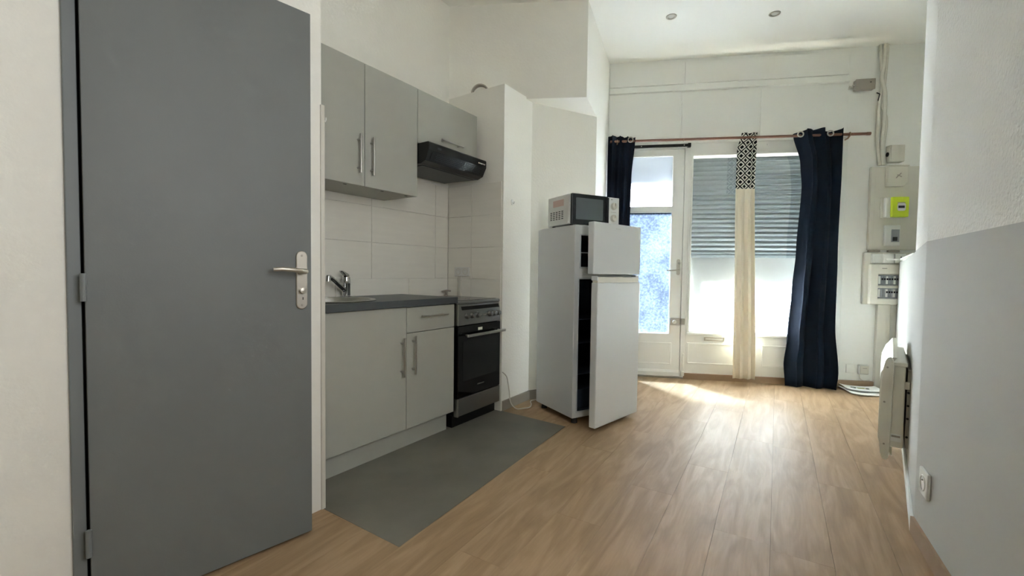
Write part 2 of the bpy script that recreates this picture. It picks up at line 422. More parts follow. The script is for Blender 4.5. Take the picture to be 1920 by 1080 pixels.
# ================================================================== structure
# floor: subfloor slab with laminate planks
flo = struct(obj('floor', prism(B(), [(-4, -3.4), (5.2, -3.4), (5.2, 3.87), (-1.8, 5.1), (-4, 5.1)], -0.09, -0.013), 'sub'),
             'oak laminate plank floor of the room', 'floor')
PD = R(31)
FR_P = Matrix.Rotation(R(90-31), 4, 'Z')      # x along the planks, y to the left (q = -y)
def clip(poly, n, d):
    out = []
    for i in range(len(poly)):
        a, b = poly[i], poly[(i+1) % len(poly)]
        da, db = a[0]*n[0]+a[1]*n[1]-d, b[0]*n[0]+b[1]*n[1]-d
        if da <= 0: out.append(a)
        if (da < 0) != (db < 0) and da != db:
            t = da/(da-db); out.append((a[0]+t*(b[0]-a[0]), a[1]+t*(b[1]-a[1])))
    return out
FPi = FR_P.inverted()
def to_p(w): v = FPi @ Vector((w[0], w[1], 0)); return (v.x, v.y)
def half(a, b, off=0.0):
    """keep the side left of a->b (world), shifted outwards by off"""
    a, b = Vector(to_p(a)), Vector(to_p(b)); d = (b-a).normalized(); n = Vector((d.y, -d.x)); return (n.x, n.y), n.dot(a)+off
cut_w = half(ww(3, 0), ww(-2, 0), 0.02)
PWD, PL = 0.203, 1.21
joints = {0: 2.60, 1: 1.985, 2: 1.95}
rowi = 0
for r_ in range(-7, 13):
    q0 = -0.398 + PWD*r_                 # q = -y
    off = joints.get(r_, 0.2 + (r_*0.437) % 1.21)
    x = off - PL*6
    while x < 5.4:
        a, b = x+0.0005, x+PL-0.0005
        poly = [(a, -q0-PWD+0.0005), (b, -q0-PWD+0.0005), (b, -q0-0.0005), (a, -q0-0.0005)]
        x += PL
        poly = clip(poly, *cut_w)
        if len(poly) < 3: continue
        cx = sum(p[0] for p in poly)/len(poly); cy = sum(p[1] for p in poly)/len(poly)
        w = FR_P @ Vector((cx, cy, 0))
        kk = FR_K.inverted() @ w
        if kk.x < -2.9 or kk.y > 2.75 and w.y < 3.6 or w.x > 4.3 or w.x < -3.5 or (w.x-1.676)*0.87-(w.y-1.79)*0.49 > 0.75 or w.y < -3.0: continue
        bm = prism(B(), [(p[0]-cx, p[1]-cy) for p in poly], -0.012, 0.0)
        o = obj('plank', bm, 'plank', None)
        o.parent = flo
        o.matrix_world = FR_P @ Matrix.Translation((cx, cy, 0))
struct(obj('floor_kitchen', prism(B(), [(1.118, 1.75), (1.127, 1.28), (2.69, 1.38), (2.705, 1.945), (2.705, 2.5), (1.118, 2.5)], -0.004, 0.0022), 'vinyl', mw=FR_K),
       'grey vinyl flooring in front of the kitchen units', 'vinyl floor')
struct(obj('ceiling', prism(B(), [(-4, -3.4), (5.2, -3.4), (5.2, 4.1), (-1.8, 5.3), (-4, 5.1)], CEIL, CEIL+0.15), 'ceil'))

# left wall with the door opening and the partition that ends at the kitchen
struct(obj('wall_left', holed(B(), -2.55, 1.114, 0, CEIL, 1.765, 1.845, [(0.323, 1.03, 0, 2.09)]), 'wall', mw=FR_K))
struct(obj('wall_partition', box(B(), 1.03, 1.114, 1.845, 2.52, 0, CEIL), 'wall', mw=FR_K))
wk = struct(obj('wall_kitchen', box(B(), 1.03, 3.1, 2.49, 2.62, 0, CEIL), 'wall', mw=FR_K))
wsd = struct(obj('wall_side', box(B(), 2.70, 3.092, 1.935, 2.52, 0, 2.455), 'wall', mw=FR_K))
F3a, F3b, F2c = (0.567, 3.516), (0.965, 4.575), (0.732, 3.955)
struct(obj('wall_recess', prism(B(), [kw(3.088, 1.936), F2c, F3b, (1.0, 4.75), (-0.3, 4.75), kw(3.088, 2.3)], 0, 2.44), 'wall'))
struct(obj('wall_beam', prism(B(), [kw(2.70, 2.49), F3a, F3b, (1.0, 4.75), (-0.9, 4.75), kw(2.70, 2.75)], 2.44, CEIL), 'wall'))
# room behind the grey door (closed dark lobby) and the back of the room
struct(obj('wall_lobby', holed(B(), -2.55, 1.2, 0, CEIL, 2.62, 2.70, []), 'wall', mw=FR_K))
struct(obj('wall_back', box(B(), -2.3, -2.2, -1.2, 1.9, 0, CEIL), 'wall', mw=FR_K))

# right wall: near run, radiator run, rounded end; low wall on to the window wall
arc = []
ca = 0.85; rad = 0.34
for i in range(9):
    th = R(90*i/8); arc.append(rw(ca+rad*math.sin(th), -rad+rad*math.cos(th)))
struct(obj('wall_right_near', holed(B(), -5.0, 0.0, 0, CEIL, -0.14, 0.0, [(-2.4, -1.3, 1.05, 2.35)]), 'wall_right', mw=FR_N))
wb = sempty('fill_window', 'added unseen white framed window in the near right wall, for fill light', 'window', FR_N)  # out-of-view window added so side light reaches the kitchen and left wall
obj('window_frame', holed(B(), -2.4, -1.3, 1.05, 2.35, -0.11, -0.06, [(-2.34, -1.875, 1.11, 2.29), (-1.825, -1.36, 1.11, 2.29)]), 'white_pl', wb)
for a, b in ((-2.34, -1.875), (-1.825, -1.36)): obj('pane', box(B(), a, b, -0.089, -0.083, 1.11, 2.29), 'clear', wb)
obj('window_sill', box(B(), -2.4, -1.3, -0.058, 0.02, 1.03, 1.05), 'white_pl', wb, 0.004)
poly = [(1.676, 1.79)] + arc + [rw(ca+rad, -1.0), rw(ca+rad-0.2, -1.0), rw(0, -0.9), nw(0, -0.6)]
struct(obj('wall_right', prism(B(), poly[::-1], 0, CEIL), 'wall_right', smooth=True))
Rend = (3.286, 3.697)
struct(obj('wall_right_low', prism(B(), [rw(ca, 0), Rend, (3.60, 4.12), (3.85, 4.08), rw(2.2, -0.3), rw(ca+rad-0.02, -0.34), rw(ca+0.05, -0.2)], 0, 1.2), 'wall_right'))
lg = tag(obj('ledge_board', prism(B(), [rw(ca+rad+0.05, -0.005), (3.22, 3.67), (3.10, 3.66), (3.32, 3.74), (3.55, 4.02), (3.80, 3.98), rw(2.2, -0.28)], 1.2, 1.212), 'white_pl'),
         'thin white ledge board capping the low grey wall by the meters', 'ledge')
struct(obj('wall_alcove', prism(B(), [rw(ca+rad, -1.0), rw(ca+rad-0.1, -1.1), (4.6, 4.0), (4.5, 4.0)], 0, CEIL), 'wall'))

# window wall (front joinery opening) --------------------------------------------------
ZT = 2.36
wwin = struct(obj('wall_window', holed(B(), -1.3, 2.9, 0, CEIL, 0.0, 0.27, [(-0.93, 1.255, -1, ZT)]), 'wall_far', mw=FR_W))
def panel_on(parent, name, s0, s1, z0, z1, d=0.008, material='wall_far', bev=0.003, y=0.0):
    return obj(name, box(B(), s0, s1, y-d, y+0.002, z0, z1), material, parent, bev)
# board panels and rail above the shop-front joinery
for s0, s1, z0, z1 in ((-0.94, -0.229, 2.945, 3.165), (-0.214, 1.24, 2.945, 3.16), (-0.94, -0.249, 2.40, 2.868), (-0.234, 0.474, 2.40, 2.866), (0.489, 1.24, 2.40, 2.862)):
    panel_on(wwin, 'panel', s0, s1, z0, z1, 0.009)
obj('rail', extr(B(), [(-0.022, 2.878), (-0.022, 2.93), (-0.012, 2.94), (0, 2.94), (0, 2.872)], -0.945, 1.245), 'wall_far', wwin, 0.002)
struct(obj('trim_1', box(B(), -0.93, 1.255, 0.0, 0.27, -0.05, 0.012), 'skirt_grey', mw=FR_W), 'threshold sill under the front door and window', 'threshold')

# front door (half glazed, white)
YF = 0.015        # joinery face
d2 = sempty('door_2', 'white half glazed front door beside the shuttered window', 'door', FR_W)
obj('door_frame', holed(B(), -0.93, -0.145, 0.012, ZT, YF-0.01, 0.10, [(-0.885, -0.19, 0.012, 2.315)]), 'wall_far', d2, 0.003)
leaf = obj('door_leaf', holed(B(), -0.882, -0.193, 0.02, 2.312, YF, YF+0.05, [(-0.79, -0.303, 1.745, 2.245), (-0.79, -0.303, 0.452, 1.692)]), 'wall_far', d2, 0.004)
obj('door_stop', holed(B(), -0.90, -0.175, 0.012, 2.33, YF+0.052, 0.10, [(-0.868, -0.208, 0.03, 2.298)]), 'wall_far', d2)
obj('glazing_bead', holed(B(), -0.79, -0.303, 1.680, 1.692, YF-0.006, YF+0.02, []), 'wall_far', leaf, 0.003)
obj('pane', box(B(), -0.795, -0.298, YF+0.03, YF+0.036, 1.74, 2.25), 'film_door', leaf)['label'] = 'frosted upper pane'
obj('pane', box(B(), -0.795, -0.298, YF+0.03, YF+0.036, 0.447, 1.697), 'obscure', leaf)['label'] = 'textured obscure lower pane'
obj('recessed_panel', holed(B(), -0.80, -0.275, 0.135, 0.36, YF-0.007, YF+0.002, [(-0.786, -0.289, 0.149, 0.346)]), 'wall_far', leaf, 0.003)
obj('weather_board', extr(B(), [(YF-0.018, 0.022), (YF-0.018, 0.06), (YF, 0.085), (YF, 0.022)], -0.88, -0.195), 'wall_far', leaf)
hp = obj('handle_plate', extr(B(), rrect(0.034, 0.16, 0.016, 5, -0.228, 1.13), YF-0.006, YF+0.001, 'y'), 'nickel', d2, 0.002)
obj('lever', tube(B(), [(-0.228, YF-0.005, 1.10), (-0.228, YF-0.045, 1.10), (-0.245, YF-0.052, 1.10), (-0.33, YF-0.05, 1.093), (-0.345, YF-0.045, 1.098)], [0.008, 0.008, 0.008, 0.007, 0.006], 10), 'nickel', hp, smooth=True)
obj('lock_cylinder', cyl(B(), (-0.222, YF-0.018, 1.17), (-0.222, YF, 1.17), 0.011), 'chrome', hp, smooth=True)
lb = obj('rim_lock', box(B(), -0.30, -0.20, YF-0.028, YF, 0.545, 0.615), 'grey_pl', d2, 0.008)
obj('knob', lathe(B(), [(0.001, -0.075), (0.017, -0.072), (0.02, -0.06), (0.013, -0.045), (0.011, -0.028)], (-0.262, YF, 0.58), 20, 'y'), 'beige_pl', lb, smooth=True)
obj('keep', box(B(), -0.193, -0.155, YF-0.024, YF, 0.55, 0.61), 'grey_pl', d2, 0.004)
obj('bolt_rod', tube(B(), [(-0.165, YF-0.02, 0.02), (-0.165, YF-0.02, 0.245), (-0.16, YF-0.03, 0.255)], 0.006, 8), 'wall_far', d2, smooth=True)
obj('bolt_guide', box(B(), -0.18, -0.15, YF-0.03, YF-0.008, 0.03, 0.075), 'wall_far', d2, 0.003)
# closer rail over the door
cr = thing('closer_rail', 'black flat metal rail mounted above the front door', 'rail', at(FR_W, 0, 0, 0))
obj('bar', box(B(), -0.80, -0.165, -0.03, -0.012, 2.325, 2.352), 'black', cr, 0.003)
obj('end_stop', box(B(), -0.175, -0.145, -0.033, 0.006, 2.318, 2.358), 'black', cr, 0.003)
for s in (-0.62, -0.21): obj('screw', cyl(B(), (s, -0.033, 2.338), (s, -0.028, 2.338), 0.005, seg=10), 'nickel', cr)

# shop window with roller shutter
w1 = sempty('window_1', 'large white framed window with frosted lower pane and closed shutter', 'window', FR_W)
obj('window_frame', holed(B(), -0.145, 1.255, 0.012, ZT, YF-0.008, 0.11, [(-0.112, 1.165, 0.485, 2.235)]), 'wall_far', w1, 0.003)
obj('glazing_bead', holed(B(), -0.128, 1.18, 0.470, 2.252, YF-0.02, YF-0.006, [(-0.112, 1.165, 0.485, 2.235)]), 'wall_far', w1, 0.003)
obj('pane', box(B(), -0.115, 1.168, 0.05, 0.056, 1.232, 2.238), 'clear', w1)['label'] = 'clear upper glass'
obj('frosted_pane', box(B(), -0.115, 1.168, 0.05, 0.056, 0.482, 1.230), 'film', w1)['label'] = 'frosted film on the lower glass'
obj('window_sill', box(B(), -0.135, 1.2, YF-0.03, YF, 0.452, 0.474), 'wall_far', w1, 0.004)
for s0, s1 in ((-0.125, 0.41), (0.57, 1.15)):
    obj('panel_moulding', holed(B(), s0, s1, 0.155, 0.37, YF-0.018, YF-0.006, [(s0+0.014, s1-0.014, 0.169, 0.356)]), 'wall_far', w1, 0.003)
obj('letter_slot', holed(B(), 0.035, 0.228, 0.396, 0.432, YF-0.022, YF-0.007, [(0.047, 0.216, 0.406, 0.422)]), 'nickel', w1, 0.003)
obj('letter_flap', box(B(), 0.047, 0.216, YF-0.014, YF-0.007, 0.406, 0.422), 'white_pl', w1, 0.001)
obj('corner_post', box(B(), 1.19, 1.25, YF-0.03, YF-0.007, 0.012, 2.355), 'wall_far', w1, 0.004)
for z in (1.05, 1.98): obj('hinge', cyl(B(), (1.188, YF-0.02, z-0.045), (1.188, YF-0.02, z+0.045), 0.006, seg=10), 'grey_pl', w1, smooth=True)
obj('hook', tube(B(), [(0.56, YF-0.008, 2.325), (0.56, YF-0.03, 2.325), (0.56, YF-0.035, 2.30), (0.575, YF-0.035, 2.296)], 0.003, 6), 'wall_far', w1)
obj('outer_mullion', box(B(), -0.155, -0.118, 0.11, 0.215, -0.05, ZT), 'outer', w1)

sh = thing('roller_shutter', 'pale grey roller shutter lowered halfway outside the window', 'shutter', at(FR_W, 0, 0.195, 0))
z = 1.262; pitch = 0.0477; sl = None
while z < 2.33:
    if sl is None:
        prof = []
        for i in range(7):
            t = i/6; prof.append((-0.010*math.sin(math.pi*t)**0.8, t*pitch*0.97))
        prof = [(p[0], p[1]) for p in prof] + [(0.004, pitch*0.97), (0.004, 0)]
        sl = obj('slat', extr(B(), prof, -0.118, 1.22), 'slat', sh); sl.location = (0, 0, z)
    else:
        c = sl.copy(); C.objects.link(c); c.parent = sh; c.location = (0, 0, z)
    z += pitch
obj('bottom_bar', box(B(), -0.118, 1.22, -0.012, 0.01, 1.232, 1.261), 'slat', sh, 0.003)
for s in (-0.118, 1.205): obj('guide_rail', box(B(), s, s+0.03, 0.012, 0.04, 0.0, 2.36), 'slat', sh)

# pier skirting and skirtings
struct(obj('baseboard_window', box(B(), -0.158, 1.19, -0.012, 0.008, 0.0, 0.06), 'skirt', mw=FR_W))
struct(obj('baseboard_pier', box(B(), 1.235, 1.54, -0.03, 0.0, 0.0, 0.07), 'skirt', mw=FR_W))
struct(obj('baseboard_kitchen', box(B(), 2.706, 3.092, 1.922, 1.935, 0.0, 0.075), 'skirt_grey', mw=FR_K, bevel=0.002))
struct(obj('trim_2', box(B(), 2.694, 2.706, 1.9305, 1.99, 0.0, 1.74), 'tile', mw=FR_K), 'pale tile edge strip beside the cooker', 'tile edge')
a, b = Vector(kw(3.088, 1.936)), Vector(F2c); ud = (b-a).normalized(); nn = Vector((ud.y, -ud.x))*0.012
struct(obj('baseboard_recess', prism(B(), [tuple(a), tuple(a+nn), tuple(b+nn), tuple(b)], 0, 0.075), 'skirt_grey'))
a, b = Vector(F2c), Vector(F3b); ud = (b-a).normalized(); nn = Vector((ud.y, -ud.x))*0.012
struct(obj('baseboard_left_far', prism(B(), [tuple(a), tuple(a+nn), tuple(b+nn), tuple(b)], 0, 0.075), 'skirt_grey'))
struct(obj('baseboard_right', box(B(), -4.5, 0.0, 0.0, 0.012, 0.0, 0.07), 'skirt', mw=FR_N))
struct(obj('baseboard_right_far', box(B(), 0.005, 2.45, 0.0, 0.012, 0.0, 0.06), 'white_pl', mw=FR_R, bevel=0.003))

# wall tiles
def tiles(parent, frame_x, rows, cols, y0, along='x'):
    for z0, z1 in zip(rows, rows[1:]):
        for a, b in zip(cols, cols[1:]):
            if along == 'x': bm = box(B(), a+0.0015, b-0.0015, y0-0.009, y0+0.001, z0+0.0015, z1-0.0015)
            else: bm = box(B(), y0-0.009, y0+0.001, a+0.0015, b-0.0015, z0+0.0015, z1-0.0015)
            obj('tile', bm, 'tile', parent, 0.0012)
rows = [0.757, 1.002, 1.2475, 1.493, 1.739]
tiles(wk, 0, rows[:2], [1.125, 1.66, 2.27, 2.69], 2.49)
tiles(wk, 0, rows[1:], [1.125, 1.325, 1.935, 2.545, 2.69], 2.49)
tiles(wsd, 0, rows, [1.945, 2.235, 2.48], 2.70, 'y')
wp = bpy.data.objects['wall_partition']
for z0, z1 in zip(rows, rows[1:]): obj('tile', box(B(), 1.113, 1.124, 1.767, 2.125, z0+0.0015, z1-0.0015), 'tile', wp, 0.001)
for z0, z1 in ((0.0, 0.265), (0.265, 0.511), (0.511, 0.757)): obj('tile', box(B(), 1.113, 1.124, 1.767, 1.95, z0+0.0015, z1-0.0015), 'tile', wp, 0.001)
struct(obj('trim_3', box(B(), 1.108, 1.127, 1.757, 1.768, 0.0, 1.765), 'beige_pl', mw=FR_K, bevel=0.003), 'white corner bead on the edge of the partition', 'corner bead')
hk = thing('hook', 'small white hook on the partition edge beside the wall cabinet', 'hook', at(FR_K, 1.127, 1.775, 1.715), 'small white wall hooks')
obj('plate', box(B(), 0, 0.004, -0.008, 0.008, -0.02, 0.02), 'white_pl', hk, 0.001)
obj('prong', tube(B(), [(0.003, 0, -0.005), (0.013, 0, -0.012), (0.016, 0, -0.002), (0.015, 0, 0.006)], 0.003, 8), 'white_pl', hk)

# ================================================================== grey interior door
dirD = 43.2
FR_D = Matrix.Translation((-1.232, 1.265, 0)) @ Matrix.Rotation(R(90-dirD), 4, 'Z')     # x along the leaf from the hinges, y away from the camera
d1 = sempty('door_1', 'grey painted interior door standing ajar beside the kitchen', 'door', FR_D)
lf = obj('door_leaf', box(B(), 0.004, 0.645, 0.0, 0.04, 0.012, 2.042), 'door', d1, 0.0015)
hpl = obj('handle_plate', extr(B(), rrect(0.042, 0.225, 0.0208, 8, 0.607, 1.018), -0.008, 0.0, 'y'), 'nickel', d1, 0.003, True)
obj('lever', tube(B(), [(0.605, -0.006, 1.052), (0.605, -0.046, 1.052), (0.592, -0.053, 1.053), (0.56, -0.055, 1.057), (0.52, -0.053, 1.060), (0.492, -0.046, 1.058)], [0.011, 0.0105, 0.0095, 0.0085, 0.0085, 0.007], 12), 'nickel', hpl, smooth=True)
obj('rosette', cyl(B(), (0.605, -0.012, 1.052), (0.605, -0.006, 1.052), 0.016), 'nickel', hpl, smooth=True)
obj('turn_knob', lathe(B(), [(0.011, -0.007), (0.011, -0.014), (0.0125, -0.018), (0.0115, -0.026), (0.001, -0.028)], (0.606, 0, 0.978), 20, 'y'), 'nickel', hpl, smooth=True)
obj('keyhole', box(B(), 0.6085, 0.6115, -0.0087, -0.006, 0.942, 0.952), 'dark', hpl)
for z in (1.112, 0.921): obj('screw', cyl(B(), (0.606, -0.0095, z), (0.606, -0.006, z), 0.0042, seg=12), 'grey_pl', hpl)
obj('latch', box(B(), 0.644, 0.648, 0.012, 0.028, 1.035, 1.06), 'nickel', d1)
for z in (1.0, 0.25, 1.86):
    obj('hinge', cyl(B(), (0.0, -0.008, z-0.04), (0.0, -0.008, z+0.04), 0.0075, seg=14), 'jamb', d1, smooth=True)
# steel jamb, part of the setting
jb = sempty('trim_4', 'grey steel frame around the interior door', 'door frame', FR_K)
obj('jamb', box(B(), 0.320, 0.3495, 1.752, 1.85, 0, 2.09), 'jamb', jb, 0.002)
obj('jamb', box(B(), 1.0, 1.034, 1.762, 1.85, 0, 2.09), 'jamb', jb, 0.002)
obj('gap_shade', box(B(), 0.3495, 0.385, 1.80, 1.84, 0, 2.055), 'dark', jb)  # dark strip added to blacken the hinge gap, standing for its shade
obj('head', box(B(), 0.343, 1.0, 1.762, 1.85, 2.055, 2.09), 'jamb', jb, 0.002)

# ================================================================== kitchen units
def bar_handle(parent, p0, p1, out, r=0.006, post=0.032, inset=0.03):
    """bar handle between p0,p1 (on the face plane, local coords); out = unit vector off the face"""
    p0, p1, out = Vector(p0), Vector(p1), Vector(out)
    d = (p1-p0).normalized()
    h = obj('handle', cyl(B(), p0+out*post, p1+out*post, r, seg=14), 'steel', parent, smooth=True)
    for q in (p0+d*inset, p1-d*inset): obj('handle_post', cyl(B(), q, q+out*post, 0.0045, seg=10), 'steel', h, smooth=True)
OUT = (0, -1, 0)
# wall cabinet with two doors; origin at its lower front left corner line
def KT(x, y, z=0): return at(FR_K, x, y, z)
c1 = thing('wall_cabinet', 'tall grey two door wall cabinet above the sink', 'cabinet', KT(0, 0))
obj('body', holed(B(), 1.225, 2.036, 1.56, 2.222, 2.184, 2.475, []), 'cab_in', c1)
for a, b, hx in ((1.223, 1.6265, 1.580), (1.6305, 2.0345, 1.669)):
    d = obj('cabinet_door', box(B(), a, b, 2.15, 2.169, 1.541, 2.237), 'cab', c1, 0.0012)
    bar_handle(d, (hx, 2.15, 1.607), (hx, 2.15, 1.825), OUT)
obj('bottom_panel', box(B(), 1.225, 2.036, 2.171, 2.478, 1.543, 1.5605), 'cab', c1)
for x in (1.35, 1.52, 1.78, 1.97): obj('hinge_cap', box(B(), x, x+0.018, 2.19, 2.2, 1.5415, 1.5435), 'dark', c1)
c2 = thing('hood_cabinet', 'short grey flap cabinet above the black extractor hood', 'cabinet', KT(0, 0))
obj('body', box(B(), 2.040, 2.642, 2.182, 2.478, 1.895, 2.222), 'cab', c2)
d = obj('flap_door', box(B(), 2.0385, 2.6435, 2.15, 2.169, 1.892, 2.235), 'cab', c2, 0.0012)
bar_handle(d, (2.231, 2.15, 1.956), (2.454, 2.15, 1.956), OUT)

# extractor hood
hd = thing('extractor_hood', 'black slim extractor hood under the short cabinet', 'extractor hood', KT(0, 0))
prof = [(2.478, 1.885), (2.058, 1.889), (2.052, 1.883), (2.052, 1.835), (2.085, 1.772), (2.13, 1.755), (2.478, 1.765)]
obj('body', extr(B(), prof, 2.040, 2.640), 'hood', hd, 0.003)
n = Vector((0, -(1.835-1.772), -(2.085-2.052))).normalized()
gp = []
for (x, t) in ((2.075, .12), (2.60, .12), (2.60, .9), (2.075, .9)): gp.append((x, t))
fp = obj('filter_panel', extr(B(), rrect(0.53, 0.052, 0.012, 4, 2.34, 0), -0.003, 0.001, 'y'), 'hood', hd, 0.001)
tilt = math.atan2(2.085-2.052, 1.835-1.772)
fp.matrix_world = FR_K @ Matrix.Translation((0, 2.0685, 1.8035)) @ Matrix.Rotation(tilt, 4, 'X')
bm = B()
for i in range(30):
    for j in range(4):
        x = 2.115+i*0.0155+(j % 2)*0.0075; zz = -0.017+j*0.0113
        box(bm, x, x+0.0085, -0.0042, -0.0026, zz-0.0022, zz+0.0022)
o = obj('filter_mesh', bm, 'hood_dot', fp); o['kind'] = 'stuff'
for i in range(5): obj('button', box(B(), 2.545+i*0.0165, 2.555+i*0.0165, 2.0505, 2.0525, 1.852, 1.860), 'white_pl', hd)
obj('badge', box(B(), 2.12, 2.155, 2.051, 2.053, 1.852, 1.866), 'hood_dot', hd)
obj('grease_filter', box(B(), 2.08, 2.60, 2.15, 2.44, 1.752, 1.759), 'hood_dot', hd, 0.002)

# base units
b1 = thing('sink_cabinet', 'grey single door base cabinet under the round sink', 'cabinet', KT(0, 0))
obj('body', box(B(), 1.128, 1.772, 1.990, 2.478, 0.122, 0.722), 'cab_in', b1)
d = obj('cabinet_door', box(B(), 1.172, 1.7725, 1.957, 1.976, 0.124, 0.846), 'cab', b1, 0.0012)
bar_handle(d, (1.732, 1.957, 0.445), (1.732, 1.957, 0.671), OUT)
obj('filler_strip', box(B(), 1.128, 1.169, 1.957, 1.976, 0.124, 0.846), 'cab', b1, 0.001)
b2 = thing('drawer_cabinet', 'grey base cabinet with one drawer and door beside the cooker', 'cabinet', KT(0, 0))
obj('body', box(B(), 1.7755, 2.178, 1.990, 2.478, 0.122, 0.848), 'cab', b2)
d = obj('drawer', box(B(), 1.776, 2.1875, 1.957, 1.976, 0.694, 0.842), 'cab', b2, 0.0012)
bar_handle(d, (1.866, 1.957, 0.786), (2.098, 1.957, 0.786), OUT)
d = obj('cabinet_door', box(B(), 1.776, 2.1875, 1.957, 1.976, 0.124, 0.690), 'cab', b2, 0.0012)
bar_handle(d, (1.819, 1.957, 0.447), (1.819, 1.957, 0.673), OUT)
tag(obj('plinth', box(B(), 1.128, 2.165, 2.0, 2.016, 0.0, 0.120), 'cab', mw=FR_K, bevel=0.001), 'grey kickboard running under both base cabinets', 'kickboard')

# worktop with round cut-out
def worktop():
    bm = B(); cx, cy, r = 1.455, 2.205, 0.205; x0, x1, y0, y1 = 1.128, 2.198, 1.935, 2.478; z0, z1 = 0.850, 0.889
    seg = 48; ci = []; rc = []
    for k in range(seg):
        a = 2*math.pi*k/seg; dx, dy = math.cos(a), math.sin(a)
        t = min([(x1-cx)/dx if dx > 1e-9 else 1e9, (x0-cx)/dx if dx < -1e-9 else 1e9, (y1-cy)/dy if dy > 1e-9 else 1e9, (y0-cy)/dy if dy < -1e-9 else 1e9])
        ci.append((cx+r*dx, cy+r*dy)); rc.append([cx+t*dx, cy+t*dy])
    for X, Y in ((x0, y0), (x1, y0), (x1, y1), (x0, y1)):
        k = min(range(seg), key=lambda i: (rc[i][0]-X)**2+(rc[i][1]-Y)**2); rc[k] = [X, Y]
    L = []
    for zz in (z0, z1): L.append(([bm.verts.new((p[0], p[1], zz)) for p in ci], [bm.verts.new((p[0], p[1], zz)) for p in rc]))
    for k in range(seg):
        j = (k+1) % seg
        bm.faces.new((L[1][0][k], L[1][1][k], L[1][1][j], L[1][0][j])); bm.faces.new((L[0][0][k], L[0][0][j], L[0][1][j], L[0][1][k]))
        bm.faces.new((L[0][1][k], L[0][1][j], L[1][1][j], L[1][1][k])); bm.faces.new((L[0][0][k], L[1][0][k], L[1][0][j], L[0][0][j]))
    return bm
tag(obj('worktop', worktop(), 'worktop', mw=FR_K), 'dark slate laminate worktop over the base cabinets', 'worktop')
sk = thing('sink', 'round brushed steel inset sink in the dark worktop', 'sink', KT(1.455, 2.205, 0.889))
obj('bowl', lathe(B(), [(0.232, 0.0005), (0.234, 0.004), (0.230, 0.007), (0.205, 0.007), (0.200, 0.0), (0.192, -0.12), (0.16, -0.15), (0.03, -0.155), (0.03, -0.158), (0.163, -0.154), (0.195, -0.122), (0.203, -0.001), (0.232, 0.0005)], (0, 0, 0), 48, cap=False), 'steel', sk, smooth=True)
obj('drain', lathe(B(), [(0.001, -0.152), (0.03, -0.152), (0.034, -0.1545)], (0, 0, 0), 24), 'chrome', sk, smooth=True)
fc = thing('tap', 'chrome single lever mixer tap behind the sink', 'tap', KT(1.695, 2.42, 0.889))
obj('base', lathe(B(), [(0.030, 0.0), (0.030, 0.006), (0.0265, 0.009), (0.0255, 0.012)], (0, 0, 0), 28), 'chrome', fc, smooth=True)
obj('body', lathe(B(), [(0.0255, 0.010), (0.0255, 0.075), (0.0262, 0.077), (0.0262, 0.105), (0.024, 0.125), (0.012, 0.134), (0.001, 0.135)], (0, 0, 0), 28), 'chrome', fc, smooth=True)
sp_d = Vector((-0.15, -0.06, 0)).normalized()
obj('spout', tube(B(), [Vector((0, 0, 0.045))+sp_d*0.015, Vector((0, 0, 0.075))+sp_d*0.07, Vector((0, 0, 0.108))+sp_d*0.125, Vector((0, 0, 0.126))+sp_d*0.165, Vector((0, 0, 0.126))+sp_d*0.185], [0.015, 0.014, 0.0135, 0.0145, 0.013], 14), 'black', fc, smooth=True).data.materials[0] = M['chrome']
obj('aerator', tube(B(), [Vector((0, 0, 0.132))+sp_d*0.178, Vector((0, 0, 0.10))+sp_d*0.183], [0.0155, 0.0145], 18), 'chrome', fc, smooth=True)
obj('lever', extr(B(), [(0.02, 0.128), (-0.012, 0.130), (-0.055, 0.158), (-0.060, 0.166), (-0.03, 0.160), (0.014, 0.145)], -0.012, 0.012), 'chrome', fc, 0.004).rotation_euler = (0, 0, R(-68))

# double socket and its trunking above the cooker
so = thing('double_socket', 'white double wall socket above the cooker', 'socket', KT(2.691, 2.322, 1.057))
obj('plate', box(B(), -0.012, 0.0, -0.075, 0.075, -0.036, 0.036), 'white_pl', so, 0.004)
for y in (-0.036, 0.036):
    q = obj('outlet', lathe(B(), [(0.026, -0.0125), (0.024, -0.014), (0.021, -0.0135), (0.0195, -0.006), (0.001, -0.006)], (0, y, 0), 24, 'x', False), 'beige_pl', so, smooth=True)
    for s in (-0.0095, 0.0095): obj('pin_hole', cyl(B(), (-0.0075, y+s, -0.003), (-0.0055, y+s, -0.003), 0.003, seg=8), 'dark', q)
    obj('earth_pin', cyl(B(), (-0.014, y, 0.010), (-0.005, y, 0.010), 0.0025, seg=8), 'steel', q)
tag(obj('cable_trunking', box(B(), 2.676, 2.6915, 2.328, 2.358, 0.86, 1.019), 'beige_pl', mw=FR_K, bevel=0.002), 'short white cable trunking below the double socket', 'trunking')

